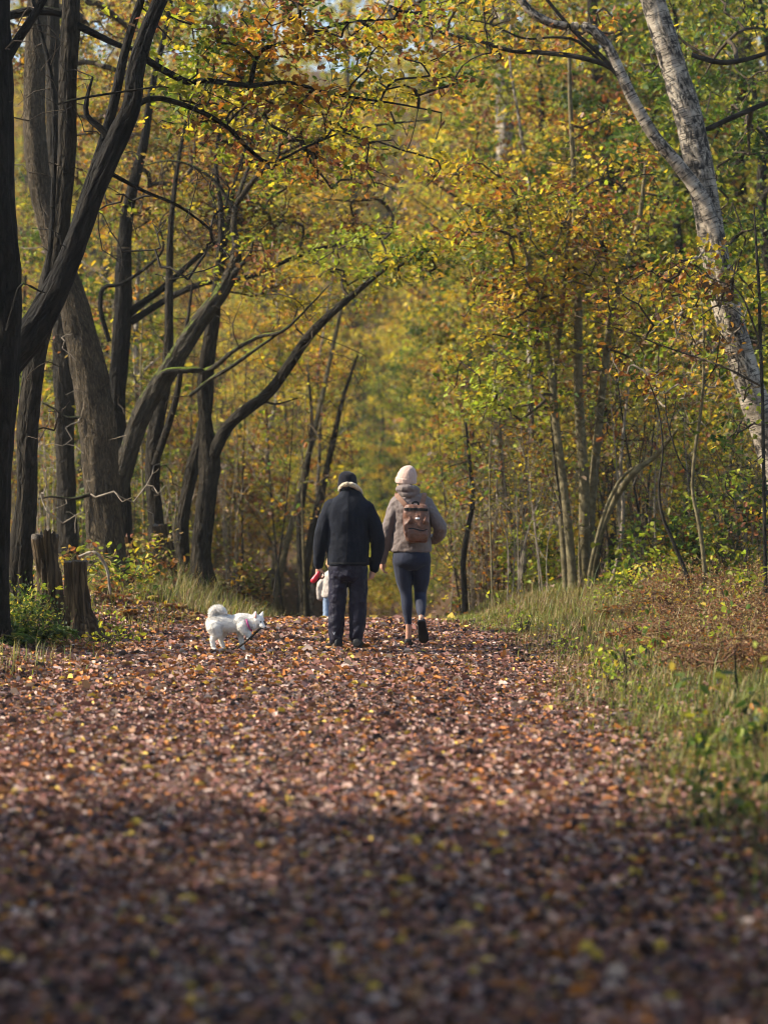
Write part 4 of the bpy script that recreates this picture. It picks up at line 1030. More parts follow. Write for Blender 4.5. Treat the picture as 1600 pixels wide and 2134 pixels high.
# ------------------------------------------------------------------ stumps
M['cutwood'] = bark_material('weathered_cut_wood', (0.05, 0.043, 0.038), (0.20, 0.175, 0.15), stretch=4, scale=24, bump=.4)
M['stumpbark'] = bark_material('stump_bark', (0.006, 0.005, 0.004), (0.15, 0.105, 0.06), stretch=.10, scale=22, moss=.08, bump=1.0)
def stump(label, pts, Y, seed, strips=True, ragged=.012):
    r = np.random.default_rng(800 + seed)
    W = px_limb(pts, Y)
    z0 = g1(W[0][0], W[0][1])
    off = np.array([W[0][0], W[0][1], z0])
    root = thing('tree_stump', label, 'stump', tuple(off))
    if W[0][2] > z0 - .02: W = np.vstack([[W[0][0], W[0][1], z0 - .15, W[0][3] * 1.15], W])
    s = catmull(W, .03)
    p, rd = s[:, :3] - off, s[:, 3] * (1 + .55 * np.exp(-np.maximum(s[:, 2] - z0, 0) / .10))
    V, Q, T, B = tube(p, rd, 40, r, .15, cap=False)
    # vertical furrows
    th = np.arctan2(B[:, 1], B[:, 0])
    fur = np.zeros(len(V))
    for k in range(5):
        m = r.integers(7, 17); fur += np.sin(m * th + r.random() * 6.28 + .8 * np.sin(B[:, 2] * r.uniform(3, 8) + k))
    n = len(p); ctr = np.repeat(p, 40, 0)
    V = ctr + (V - ctr) * (1 + .062 * fur)[:, None]
    jag = ragged * (.5 + .5 * np.sin(th[-40:] * 2 + 1) + r.normal(0, .35, 40))
    V[-40:, 2] += jag; V[-80:-40, 2] += jag * .6
    a = Acc(); a.add(V, Q, T, B)
    obj('bark', a.mesh('bark'), M['stumpbark'], root)
    # cut top: inset disc with rings of relief
    top = V[-40:]; c = top.mean(0)
    rings = [top]
    for f, dz in ((.93, .012), (.88, -.006), (.6, .004), (.3, -.004)):
        q = c + (top - c) * f; q[:, 2] = c[2] + dz + r.normal(0, .004, 40) + .12 * (top[:, 2] - c[2]); rings.append(q)
    VV = np.vstack(rings + [c[None]]); i = np.arange(40); j = (i + 1) % 40
    qs = [np.stack([k * 40 + i, k * 40 + j, (k + 1) * 40 + j, (k + 1) * 40 + i], -1) for k in range(4)]
    tr = np.stack([160 + i, 160 + j, np.full(40, 200)], -1)
    obj('cut_top', arr_mesh('cut_top', VV, [np.vstack(qs), tr], {'bark': ('FLOAT_VECTOR', VV)}, True), M['cutwood'], root)
    if strips:
        for k in range(3):
            a0 = r.uniform(2.6, 4.4); h0, h1 = sorted(r.uniform(.05, .95, 2)); h1 = max(h1, h0 + .25)
            idx = (np.linspace(h0, min(h1, 1), 8) * (n - 1)).astype(int)
            sgn = np.array([math.cos(a0), math.sin(a0), 0])
            q = p[idx] + sgn * (rd[idx] * 1.05)[:, None] * np.array([1, 1, 1])
            b = Acc(); b.add(*tube(q, np.array([.004, .010, .013, .012, .013, .010, .008, .003]), 5, r, .1))
            obj('bark_strip', b.mesh('bark_strip'), M['stumpbark'], root)
    return root
stump('tall rotting tree stump with split bark at the left of the path', [(110, 1300, 54), (106, 1230, 46), (101, 1165, 45), (96, 1120, 49)], 27, 1, True, .06)
stump('shorter flat topped dark tree stump nearest the path on the left', [(162, 1312, 64), (160, 1270, 48), (158, 1210, 44), (157, 1172, 46)], 26, 2)
stump('black snapped trunk stub among the trees left of the dog', [(354, 1228, 36), (348, 1160, 33), (338, 1095, 30)], 35.5, 3, False)

# loose dead branches
def stick(name, label, pts, Y, mat, seed, cat='branch'):
    r = np.random.default_rng(850 + seed)
    W = px_limb(pts, Y); s = catmull(W, .05)
    off = np.array([*s[0, :2], g1(s[0, 0], s[0, 1])])
    a = Acc(); a.add(*tube(s[:, :3] - off, np.maximum(s[:, 3], .002), 7, r, .08))
    o = obj(name, a.mesh(name), mat); o.location = off
    return tag(o, label, cat)
stick('dead_branch', 'pale arched dead branch behind the stumps', [(165, 1160, 6), (195, 1150, 7), (212, 1165, 8), (224, 1190, 7), (231, 1240, 5)], 28.5, M['deadtwig'], 1)
stick('dead_branch', 'pale fallen branch slanting over the brambles right of the stem clump', [(1245, 1266, 6), (1290, 1242, 6), (1330, 1215, 5), (1345, 1205, 3)], 31, M['deadtwig'], 2)
stick('fallen_log', 'dark fallen log lying in grass left of the stem clump', [(1098, 1232, 12), (1130, 1236, 14), (1165, 1235, 13), (1180, 1232, 9)], 35.2, M['oak_dark'], 3, 'log')
stick('dead_branch', 'thin upright dead stalk in the dark verge grass at right', [(1535, 1490, 10), (1535, 1440, 9), (1532, 1395, 5), (1530, 1350, 3)], 17.5, M['oak_dark'], 4)

# ------------------------------------------------------------------ people, dog and what they carry
from mathutils.bvhtree import BVHTree

def cloth_material(name, c, rough=.85, bump=.25, scale=140, fold=9, spec=.2, sheen=.05, var=.25, stretch=(1, 1, 1)):
    m, nt, b, out = new_mat(name)
    tc = N(nt, 'ShaderNodeTexCoord')
    mp = N(nt, 'ShaderNodeMapping'); mp.inputs['Scale'].default_value = stretch
    nt.links.new(tc.outputs['Object'], mp.inputs['Vector'])
    n1 = N(nt, 'ShaderNodeTexNoise', i_Scale=scale, i_Detail=3.0); nt.links.new(tc.outputs['Object'], n1.inputs['Vector'])
    n2 = N(nt, 'ShaderNodeTexNoise', i_Scale=fold, i_Detail=4.0, i_Distortion=.8); nt.links.new(mp.outputs[0], n2.inputs['Vector'])
    v = ramp(nt, n2.outputs['Fac'], [(.3, tuple(x * (1 - var) for x in c)), (.7, tuple(x * (1 + var) for x in c))])
    nt.links.new(v.outputs[0], b.inputs['Base Color'])
    b.inputs['Roughness'].default_value = rough; b.inputs['Specular IOR Level'].default_value = spec
    b.inputs['Sheen Weight'].default_value = sheen
    h = mix(nt, n1.outputs['Fac'], n2.outputs['Fac'], .8)
    bp = N(nt, 'ShaderNodeBump'); bp.inputs['Strength'].default_value = bump; bp.inputs['Distance'].default_value = .03
    nt.links.new(h, bp.inputs['Height']); nt.links.new(bp.outputs[0], b.inputs['Normal'])
    return m
M['skin'] = cloth_material('skin', (.42, .22, .15), .5, .05, 200, 20, .4, 0, .1)
M['navy'] = cloth_material('navy_wool', (.0045, .0065, .013), .85, .45, 160, 7, .2, .03, .3, (1.4, 1.4, .6))
M['trouser'] = cloth_material('dark_satin_trouser', (.009, .008, .019), .55, .6, 120, 7, .2, .03, .25, (1.3, 1.3, .7))
M['blackknit'] = cloth_material('black_knit', (.008, .008, .013), .95, .4, 90, 8, .1, .1, .2)
M['fleece'] = cloth_material('cream_fleece', (.50, .40, .27), .95, .9, 60, 25, .1, .5, .2)
M['boot'] = cloth_material('black_boot', (.010, .010, .011), .6, .2, 80, 12, .3, 0, .2)
M['tansole'] = cloth_material('tan_leather', (.36, .17, .05), .7, .3, 80, 14, .3, 0, .25)
M['mauve'] = cloth_material('taupe_jacket', (.150, .116, .106), .6, .6, 200, 8, .3, .1, .12, (1.3, 1.3, .8))
M['legging'] = cloth_material('blue_grey_legging', (.011, .015, .034), .75, .15, 220, 10, .25, .12, .25)
M['pinkknit'] = cloth_material('pale_pink_knit', (.50, .35, .29), .9, .5, 70, 10, .15, .3, .1, (6, 6, .5))
M['hair'] = cloth_material('blonde_hair', (.42, .27, .13), .6, .6, 60, 30, .3, .1, .3, (4, 4, .3))
M['leather'] = cloth_material('brown_pack_fabric', (.135, .056, .031), .5, .5, 150, 10, .45, .05, .3)
M['strap'] = cloth_material('tan_strap', (.20, .10, .06), .6, .2, 150, 14, .3, 0, .15)
M['blackweb'] = cloth_material('black_webbing', (.008, .008, .009), .6, .2, 200, 14, .3, 0, .1)
M['white'] = cloth_material('white_print', (.75, .75, .75), .7, .05, 200, 10, .2, 0, .05)
M['red'] = cloth_material('red_plastic', (.55, .012, .03), .32, .05, 40, 4, .5, 0, .06)
M['greyplastic'] = cloth_material('charcoal_plastic', (.012, .012, .014), .4, .05, 40, 4, .4, 0, .1)
M['cream'] = cloth_material('cream_coat', (.46, .40, .35), .8, .5, 120, 10, .2, .2, .12)
M['jeans'] = cloth_material('light_blue_jeans', (.22, .30, .43), .85, .3, 180, 10, .2, .1, .2)
M['fur'] = cloth_material('white_fur', (.86, .82, .76), .8, .5, 60, 24, .2, .4, .04)
M['collar'] = cloth_material('magenta_collar', (.34, .04, .16), .5, .1, 100, 10, .3, 0, .1)
M['dogdark'] = cloth_material('black_nose', (.008, .007, .007), .3, .05, 40, 4, .5, 0, .1)
M['pinkear'] = cloth_material('pink_inner_ear', (.55, .28, .24), .7, .05, 40, 4, .3, 0, .1)

def sphere(c, r, nu=14, nv=9):
    r = np.broadcast_to(np.asarray(r, float), (3,))
    th = np.arange(nu) / nu * 2 * np.pi; ph = np.linspace(0, np.pi, nv)[1:-1]
    V = [np.array([[0, 0, -1.0]])]
    for p in ph: V.append(np.stack([np.sin(p) * np.cos(th), np.sin(p) * np.sin(th), np.full(nu, -np.cos(p))], -1))
    V.append(np.array([[0, 0, 1.0]])); V = np.vstack(V) * r + np.asarray(c)
    Fs = []
    m = len(ph); i = np.arange(nu); j = (i + 1) % nu; top = 1 + m * nu
    Fs += [[0, 1 + b, 1 + a] for a, b in zip(i, j)]
    for k in range(m - 1):
        Fs += [[1 + k * nu + a, 1 + k * nu + b, 1 + (k + 1) * nu + b, 1 + (k + 1) * nu + a] for a, b in zip(i, j)]
    Fs += [[1 + (m - 1) * nu + a, 1 + (m - 1) * nu + b, top] for a, b in zip(i, j)]
    return V, Fs
def ctube(pts, rad, sides=14, step=.02, asp=1.0):
    """closed rounded limb along points"""
    s = catmull(np.column_stack([np.asarray(pts, float), np.asarray(rad, float)]), step)
    p, r = s[:, :3], np.maximum(s[:, 3], .001)
    t0 = unit(p[0] - p[1]); t1 = unit(p[-1] - p[-2])
    p = np.vstack([p[0] + t0 * r[0] * .9, p[0] + t0 * r[0] * .6, p, p[-1] + t1 * r[-1] * .6, p[-1] + t1 * r[-1] * .9])
    r = np.concatenate([[r[0] * .35, r[0] * .8], r, [r[-1] * .8, r[-1] * .35]])
    V, Q, T, _ = tube(p, r, sides, cap=False)
    if asp != 1.0:
        c = np.repeat(p, sides, 0); V = c + (V - c) * np.array([1, asp, 1])
    n = len(p)
    Fs = [list(map(int, q)) for q in Q] + [list(range(sides))[::-1], [(n - 1) * sides + k for k in range(sides)]]
    return V, Fs
def loft(rings, sides=24, ex=2.0):
    """horizontal rings (cx, cy, z, rx, ry) closed at both ends"""
    th = np.arange(sides) / sides * 2 * np.pi
    cx = np.sign(np.cos(th)) * np.abs(np.cos(th)) ** (2 / ex); sx = np.sign(np.sin(th)) * np.abs(np.sin(th)) ** (2 / ex)
    s = catmull(np.asarray(rings, float), .02)
    V = np.vstack([np.stack([r[0] + cx * r[3], r[1] + sx * r[4], np.full(sides, r[2])], -1) for r in s])
    n = len(s); Fs = []
    for k in range(n - 1):
        for a in range(sides):
            b = (a + 1) % sides
            Fs.append([k * sides + a, k * sides + b, (k + 1) * sides + b, (k + 1) * sides + a])
    Fs += [list(range(sides))[::-1], [(n - 1) * sides + k for k in range(sides)]]
    return V, Fs
def raw_mesh(name, shapes):
    V, Fs, n = [], [], 0
    for v, f in shapes:
        V.append(v); Fs += [[int(i) + n for i in q] for q in f]; n += len(v)
    me = bpy.data.meshes.new(name); me.from_pydata(np.vstack(V).tolist(), [], Fs); me.update()
    return me
def part(name, shapes, mat, parent, voxel=.009, smooth=6, wrinkle=0, wscale=.08, seed=0):
    """joins closed shapes into one continuous skin"""
    me = raw_mesh(name, shapes)
    bm = bmesh.new(); bm.from_mesh(me); bmesh.ops.recalc_face_normals(bm, faces=bm.faces); bm.to_mesh(me); bm.free()
    if voxel:
        o = bpy.data.objects.new('tmp', me); col.objects.link(o)
        m = o.modifiers.new('r', 'REMESH'); m.mode = 'VOXEL'; m.voxel_size = voxel; m.use_smooth_shade = True
        if smooth: s = o.modifiers.new('s', 'SMOOTH'); s.factor = .5; s.iterations = smooth
        if wrinkle:
            tx = bpy.data.textures.new('folds', 'CLOUDS'); tx.noise_scale = wscale; tx.noise_depth = 2
            d = o.modifiers.new('d', 'DISPLACE'); d.texture = tx; d.strength = wrinkle; d.mid_level = .5; d.texture_coords = 'LOCAL'
        dg = bpy.context.evaluated_depsgraph_get()
        me2 = bpy.data.meshes.new_from_object(o.evaluated_get(dg))
        bpy.data.objects.remove(o); bpy.data.meshes.remove(me); me = me2; me.name = name
    me.polygons.foreach_set('use_smooth', np.ones(len(me.polygons), bool))
    return obj(name, me, mat, parent)
def bvh_of(o):
    me = o.data
    return BVHTree.FromPolygons([v.co.copy() for v in me.vertices], [tuple(p.vertices) for p in me.polygons])
def back_y(b, x, z):
    h = b.ray_cast(Vector((x, -2, z)), Vector((0, 1, 0)))
    return h[0].y if h[0] is not None else 0.0
def ribbon(name, path, width, thick, mat, parent, side=None):
    """flat strap along points; side = width direction per point"""
    p = catmull(np.asarray(path, float), .02); tg = unit(np.gradient(p, axis=0))
    nr = np.array([0, -1.0, 0]) if side is None else np.asarray(side, float)
    sd = unit(np.cross(tg, nr)); up = np.cross(sd, tg)
    V = np.stack([p - sd * width / 2, p + sd * width / 2, p + sd * width / 2 + up * thick, p - sd * width / 2 + up * thick], 1).reshape(-1, 3)
    Fs = []
    for k in range(len(p) - 1):
        for a in range(4):
            b = (a + 1) % 4; Fs.append([k * 4 + a, k * 4 + b, k * 4 + 4 + b, k * 4 + 4 + a])
    Fs += [[0, 1, 2, 3][::-1], [len(p) * 4 - 4 + k for k in range(4)]]
    me = raw_mesh(name, [(V, Fs)])
    bm = bmesh.new(); bm.from_mesh(me); bmesh.ops.recalc_face_normals(bm, faces=bm.faces); bm.to_mesh(me); bm.free()
    return obj(name, me, mat, parent)
def shoe(parent, heel, L, U, ln, wid, mat, solemat, high=.10, sole=.022):
    heel = np.asarray(heel, float); L = unit(np.asarray(L, float)); U = np.asarray(U, float); U = unit(U - L * np.dot(U, L)); S = np.cross(L, U)
    def sec(t, w, z0, z1, n=12, ex=2.6):
        th = np.arange(n) / n * 2 * np.pi
        c = np.sign(np.cos(th)) * np.abs(np.cos(th)) ** (2 / ex); s = np.sign(np.sin(th)) * np.abs(np.sin(th)) ** (2 / ex)
        return heel + L * t * ln + (c * w / 2)[:, None] * S + ((z0 + z1) / 2 + s * (z1 - z0) / 2)[:, None] * U
    def build(rows):
        V = np.vstack([sec(*r) for r in rows]); n = 12; Fs = []
        for k in range(len(rows) - 1):
            for a in range(n):
                b = (a + 1) % n; Fs.append([k * n + a, k * n + b, (k + 1) * n + b, (k + 1) * n + a])
        Fs += [list(range(n))[::-1], [(len(rows) - 1) * n + k for k in range(n)]]
        return V, Fs
    up = build([(0, wid * .55, sole, high * .75), (.03, wid * .74, sole, high), (.2, wid * .78, sole, high * 1.02), (.4, wid * .84, sole, high * .85), (.62, wid * .98, sole, high * .6), (.85, wid * .9, sole, high * .48), (.97, wid * .6, sole, high * .35), (1.0, wid * .3, sole, high * .28)])
    so = build([(-.01, wid * .55, 0, sole + .004), (.03, wid * .78, 0, sole + .004), (.25, wid * .74, 0, sole + .004), (.45, wid * .76, 0, sole + .004), (.68, wid * 1.02, 0, sole + .004), (.88, wid * .92, 0, sole + .004), (1.0, wid * .5, .004, sole + .004), (1.02, wid * .25, .008, sole + .004)])
    o = part('shoe', [up], mat, parent, voxel=.008, smooth=3)
    part('sole', [so], solemat, o, voxel=0)
    return o
def hand_shapes(wrist, d, palmn, side, ln=.18, curl=.6, fr=.0085):
    """palm, four curling fingers and a thumb; d: wrist->finger direction, palmn: palm normal, side: towards the thumb"""
    w = np.asarray(wrist, float); d = unit(np.asarray(d, float)); s = np.asarray(side, float); s = unit(s - d * np.dot(s, d)); pn = np.asarray(palmn, float); pn = unit(pn - d * np.dot(pn, d) - s * np.dot(pn, s))
    sh = [ctube([w - d * .03, w + d * .02, w + d * ln * .48], [.026, .03, .030], 12)]
    for q in (-1, 1): sh.append(ctube([w + d * .015 + s * q * .014, w + d * ln * .46 + s * q * .024], [.018, .015], 8))
    for k, (o, fl) in enumerate(((.033, .40), (.011, .45), (-.011, .42), (-.032, .33))):
        p = w + d * ln * .45 + s * o; pts = [p - d * .02, p]; a = 0
        for seg, cu in ((.45, .5), (.32, 1.0), (.25, .9)):
            a += curl * cu; p = p + (d * math.cos(a) + pn * math.sin(a)) * fl * ln * seg * 1.25; pts.append(p)
        sh.append(ctube(pts, [fr, fr * 1.08, fr, fr * .92, fr * .8], 8, .012))
    p = w + d * ln * .10 + s * .026
    sh.append(ctube([p, p + (s * .75 + d * .6 + pn * .25) * .035, p + (s * .75 + d * 1.4 + pn * .8) * .04], [.012, .011, .009], 8, .012))
    return sh
def head_shapes(c, r, look=(0, 1, 0)):
    c = np.asarray(c, float); f = unit(np.asarray(look, float)); s = np.cross(f, [0, 0, 1.0])
    sh = [sphere(c, (r * .80, r * .95, r * 1.12), 18, 12), sphere(c + f * r * .35 - np.array([0, 0, r * .55]), (r * .58, r * .6, r * .62)),
          ctube([c + f * r * .88 + np.array([0, 0, r * .1]), c + f * r * 1.12 - np.array([0, 0, r * .28])], [.010, .016], 8),
          ctube([c + f * r * .9 - np.array([0, 0, r * .6]) - s * .02, c + f * r * .9 - np.array([0, 0, r * .6]) + s * .02], [.010, .010], 8)]
    for q in (-1, 1): sh.append(sphere(c + s * q * r * .80 - f * r * .05 - np.array([0, 0, r * .1]), (.016, .026, .034)))
    return sh
def eyes(c, r, parent, look=(0, 1, 0)):
    c = np.asarray(c, float); f = unit(np.asarray(look, float)); s = np.cross(f, [0, 0, 1.0])
    for q in (-1, 1): part('eye', [sphere(c + f * r * .84 + s * q * r * .34 + np.array([0, 0, r * .08]), .011, 10, 7)], M['white'], parent, voxel=0)

# ---- the man
mx = lambda p: (p - 725) / 203.1
mz = lambda p: (1357 - p) / 203.1
MX, MY = pxx(725, 24.8), 24.8
man = thing('person', 'person in black beanie and long navy coat with cream fleece collar', 'person', (MX, MY, g1(MX, MY) + .012))
HC = (-.005, .02, 1.70)
body = [*head_shapes(HC, .105), ctube([(.01, .0, 1.50), (.0, .01, 1.64)], [.062, .055]),
        loft([(0, 0, .80, .15, .11), (0, 0, .92, .165, .115), (0, 0, 1.1, .15, .105), (0, 0, 1.3, .18, .115), (.01, 0, 1.45, .19, .105), (.015, 0, 1.52, .12, .08)]),
        ctube([(-.10, 0, .86), (-.115, .02, .46), (-.125, 0, .08)], [.085, .055, .042]), ctube([(.10, 0, .86), (.10, .02, .46), (.088, 0, .08)], [.085, .055, .042]),
        ctube([(-.125, -.01, .06), (-.15, .16, .03)], [.04, .035]), ctube([(.09, -.01, .06), (.10, .17, .03)], [.04, .035]),
        ctube([(-.17, 0, 1.46), (-.272, -.01, 1.16), (-.300, .05, .86)], [.055, .042, .030]), ctube([(.20, 0, 1.44), (.302, -.01, 1.14), (.262, .05, .83)], [.055, .042, .030]),
        *hand_shapes((-.302, .05, .85), (-.06, .05, -1), (.6, .75, 0), (.5, -.6, 0), curl=1.15), *hand_shapes((.262, .05, .83), (-.28, .12, -1), (-.75, .6, 0), (.1, 1, 0), curl=.75)]
bo = part('body', body, M['skin'], man, voxel=.0065, smooth=2)
eyes(HC, .105, bo)
jk = part('coat', [loft([(0, 0, .865, .205, .150), (0, 0, .89, .214, .156), (0, 0, 1.05, .218, .156), (0, -.003, 1.22, .222, .152), (.004, -.012, 1.38, .232, .147), (.008, -.012, 1.46, .228, .132), (.015, -.006, 1.54, .180, .112), (.024, 0, 1.59, .128, .10), (.026, .0, 1.64, .10, .09)]),
                   ctube([(-.165, 0, 1.475), (-.235, -.012, 1.31), (-.276, -.012, 1.15), (-.296, .02, 1.0), (-.301, .05, .87)], [.080, .080, .072, .064, .055]),
                   ctube([(.19, 0, 1.455), (.262, -.012, 1.29), (.306, -.012, 1.13), (.297, .02, .98), (.268, .05, .84)], [.080, .080, .073, .064, .054])],
          M['navy'], man, voxel=.009, smooth=5, wrinkle=.018, wscale=.10)
bj = bvh_of(jk)
ribbon('back_seam', [(-.02 + .03 * t - .0 * t, back_y(bj, -.02 + .03 * t, .9 + .66 * t) - .001, .9 + .66 * t) for t in np.linspace(0, 1, 16)], .006, .004, M['blackweb'], jk)
ribbon('hem', [(x, back_y(bj, x, .90) - .001, .895) for x in np.linspace(-.18, .18, 14)], .012, .004, M['blackweb'], jk)
part('fleece_collar', [ctube([(-.085, .045, 1.625), (-.075, -.045, 1.665), (-.03, -.088, 1.695), (.02, -.098, 1.70), (.075, -.08, 1.68), (.118, -.03, 1.645), (.14, .04, 1.61)], [.016, .022, .026, .027, .026, .022, .016])],
     M['fleece'], man, voxel=.008, smooth=2, wrinkle=.014, wscale=.02)
bn = part('beanie', [loft([(-.003, .006, 1.635, .090, .100), (-.003, .012, 1.665, .096, .106), (-.003, .012, 1.70, .099, .110), (-.004, .010, 1.75, .096, .104), (-.006, .008, 1.79, .084, .092), (-.010, .006, 1.815, .062, .07), (-.014, .004, 1.832, .03, .04)])], M['blackknit'], man, voxel=.008, smooth=3, wrinkle=.008, wscale=.05)
part('cuff', [loft([(-.003, .010, 1.640, .097, .106), (-.003, .011, 1.646, .101, .112), (-.003, .012, 1.705, .103, .114), (-.003, .012, 1.71, .099, .109)])], M['blackknit'], bn, voxel=.008, smooth=2)
tr = part('trousers', [loft([(0, 0, .70, .12, .10), (0, 0, .76, .185, .135), (0, 0, .86, .195, .14), (0, 0, .96, .185, .135)]),
                  ctube([(-.098, 0, .84), (-.104, .004, .62), (-.112, .012, .43), (-.122, .004, .25), (-.126, -.008, .11)], [.102, .094, .090, .082, .073]),
                  ctube([(.100, 0, .84), (.102, .004, .62), (.102, .012, .43), (.096, .002, .25), (.086, -.008, .13)], [.104, .096, .092, .084, .070])],
          M['trouser'], man, voxel=.009, smooth=4, wrinkle=.028, wscale=.07)
bt_ = bvh_of(tr)
cx, cz = mx(696), mz(1322)
em = [(cx - .013, cz + .016), (cx - .006, cz + .016), (cx, cz - .001), (cx + .007, cz + .016), (cx + .013, cz + .016), (cx + .003, cz - .016), (cx - .003, cz - .016)]
yv = min(back_y(bt_, cx + d, cz + e) for d in (-.012, 0, .012) for e in (-.016, 0, .016)) - .004
V = np.array([(x, yv, z) for x, z in em] + [(x, yv + .006, z) for x, z in em])
part('emblem', [(V, [[0, 1, 2, 6], [2, 3, 4, 5], [2, 5, 6]] + [[i + 7 for i in q][::-1] for q in ([0, 1, 2, 6], [2, 3, 4, 5], [2, 5, 6])])], M['white'], tr, voxel=0)
shoe(man, (-.085, -.085, .0), (-.45, 1, 0), (0, 0, 1), .30, .115, M['boot'], M['tansole'], high=.12, sole=.03)
shoe(man, (.088, -.09, .0), (.18, 1, 0), (0, 0, 1), .30, .115, M['boot'], M['boot'], high=.12, sole=.03)
# retractable lead in the left hand
ld = thing('dog_lead', 'red retractable dog lead handle held in the left hand', 'dog lead', (MX + mx(660), MY + .04, g1(MX, MY) + mz(1200)))
def ll(px, py, y=0): return (mx(px) - mx(660), y, mz(py) - mz(1200))
part('casing', [ctube([ll(667, 1188, 0), ll(662, 1198, -.01), ll(656, 1207, -.012), ll(652, 1211, -.01)], [.017, .024, .030, .028], asp=.75)], M['red'], ld, voxel=.005, smooth=2)
part('grip', [ctube([ll(670, 1190, .012), ll(668, 1200, .02), ll(662, 1209, .02), ll(656, 1214, .005)], [.012, .013, .016, .014])], M['greyplastic'], ld, voxel=.006, smooth=2)

# ---- the woman
wx = lambda p: (p - 857) / 199.9
wz = lambda p: (1349.8 - p) / 199.9
WX, WY = pxx(857, 25.2), 25.2
woman = thing('person', 'person in pale pink knit hat, taupe jacket and blue grey leggings', 'person', (WX, WY, g1(WX, WY) + .012))
LOOK = (-.75, .66, .1); HW = (-.05, .015, 1.76)
body = [*head_shapes(HW, .103, LOOK), ctube([(-.02, 0, 1.52), (-.045, .01, 1.68)], [.052, .048]),
        loft([(0, 0, .86, .15, .11), (0, 0, .98, .17, .115), (0, 0, 1.16, .13, .09), (0, 0, 1.34, .155, .10), (-.005, 0, 1.48, .16, .09), (-.01, 0, 1.55, .10, .07)]),
        ctube([(-.09, 0, .90), (-.053, .02, .555), (-.040, 0, .40), (-.030, -.01, .20), (-.030, 0, .07)], [.085, .050, .045, .030, .034]),
        ctube([(.105, 0, .90), (.095, .06, .56), (.098, -.04, .42), (.100, -.17, .32), (.10, -.20, .27)], [.085, .050, .045, .030, .034]),
        ctube([(-.03, 0, .05), (-.03, .17, .03)], [.036, .030]), ctube([(.10, -.19, .25), (.118, -.105, .07)], [.034, .030]),
        ctube([(-.165, 0, 1.50), (-.255, -.01, 1.22), (-.295, .03, .90)], [.048, .040, .028]), ctube([(.155, 0, 1.50), (.30, -.03, 1.25), (.215, .15, 1.11)], [.048, .040, .030]),
        *hand_shapes((-.296, .03, .90), (-.05, .12, -1), (.9, .3, 0), (.1, 1, 0), ln=.165, curl=.55), *hand_shapes((.20, .16, 1.10), (-.8, .5, -.3), (-.2, -.7, 0), (0, .3, 1), ln=.165, curl=.5)]
bw = part('body', body, M['skin'], woman, voxel=.0065, smooth=2)
eyes(HW, .103, bw, LOOK)
ja = part('jacket', [loft([(-.004, 0, .985, .205, .142), (-.004, 0, 1.005, .218, .150), (-.004, 0, 1.10, .212, .146), (-.002, 0, 1.22, .204, .138), (0, -.005, 1.36, .205, .134), (0, -.008, 1.47, .208, .124), (-.008, -.004, 1.55, .180, .108), (-.014, 0, 1.595, .140, .098)]),
                     ctube([(-.150, 0, 1.50), (-.205, -.01, 1.36), (-.252, -.012, 1.21), (-.280, .01, 1.05), (-.298, .03, .895)], [.076, .073, .066, .058, .046]),
                     ctube([(.150, 0, 1.50), (.215, -.02, 1.38), (.298, -.03, 1.245), (.285, .06, 1.16), (.222, .15, 1.11)], [.076, .076, .072, .066, .054])],
          M['mauve'], woman, voxel=.009, smooth=5, wrinkle=.026, wscale=.075)
part('hood_collar', [ctube([(-.135, .045, 1.635), (-.120, -.045, 1.645), (-.07, -.092, 1.65), (-.01, -.095, 1.645), (.045, -.06, 1.635), (.062, .03, 1.625)], [.030, .040, .046, .046, .040, .032]),
                     ctube([(-.10, -.05, 1.60), (-.03, -.085, 1.59), (.05, -.05, 1.59)], [.045, .052, .045])], M['mauve'], woman, voxel=.008, smooth=3, wrinkle=.018, wscale=.05)
hx = np.array([-.052, .012, 1.70]); ax = unit(np.array([.06, -.12, 1.0]))
def tilt_loft(rows, c, ax):
    V, Fs = loft(rows)
    X_ = unit(np.cross([0, 1.0, 0], ax)); Y_ = np.cross(ax, X_)
    return c + V[:, :1] * X_ + V[:, 1:2] * Y_ + V[:, 2:] * ax, Fs
ht = part('knit_hat', [tilt_loft([(0, 0, .0, .098, .108), (0, 0, .05, .106, .114), (.004, 0, .10, .100, .106), (.008, 0, .145, .080, .086), (.012, 0, .175, .052, .056), (.014, 0, .190, .022, .024)], hx, ax)], M['pinkknit'], woman, voxel=.008, smooth=3, wrinkle=.010, wscale=.04)
part('hat_cuff', [tilt_loft([(-.006, 0, .002, .102, .110), (-.006, 0, .008, .112, .119), (-.006, 0, .058, .112, .119), (-.006, 0, .065, .104, .112)], hx, ax)], M['pinkknit'], ht, voxel=.008, smooth=2)
part('hair', [ctube([(-.118, .01, 1.73), (-.128, .0, 1.67), (-.125, -.02, 1.62)], [.020, .024, .016]), ctube([(-.09, -.06, 1.72), (-.095, -.06, 1.66)], [.028, .022])], M['hair'], woman, voxel=.007, smooth=2)
lg = part('leggings', [loft([(0, 0, .80, .12, .10), (.002, -.01, .86, .196, .135), (.002, -.012, .93, .200, .140), (0, 0, 1.02, .185, .13)]),
                  ctube([(-.098, -.005, .88), (-.078, .01, .70), (-.055, .025, .56), (-.046, .005, .42), (-.036, -.005, .30), (-.031, -.008, .235)], [.098, .088, .064, .058, .042, .034]),
                  ctube([(.105, -.005, .88), (.103, .03, .70), (.094, .06, .56), (.097, -.02, .44), (.100, -.12, .365), (.100, -.155, .335)], [.098, .090, .065, .060, .046, .037])],
          M['legging'], woman, voxel=.008, smooth=4, wrinkle=.004, wscale=.05)
shoe(woman, (-.030, -.065, .0), (-.02, 1, 0), (0, 0, 1), .255, .10, M['boot'], M['boot'], high=.085)
shoe(woman, (.098, -.255, .275), (.035, .115, -.235), (0, .92, .39), .262, .115, M['boot'], M['blackweb'], high=.085)
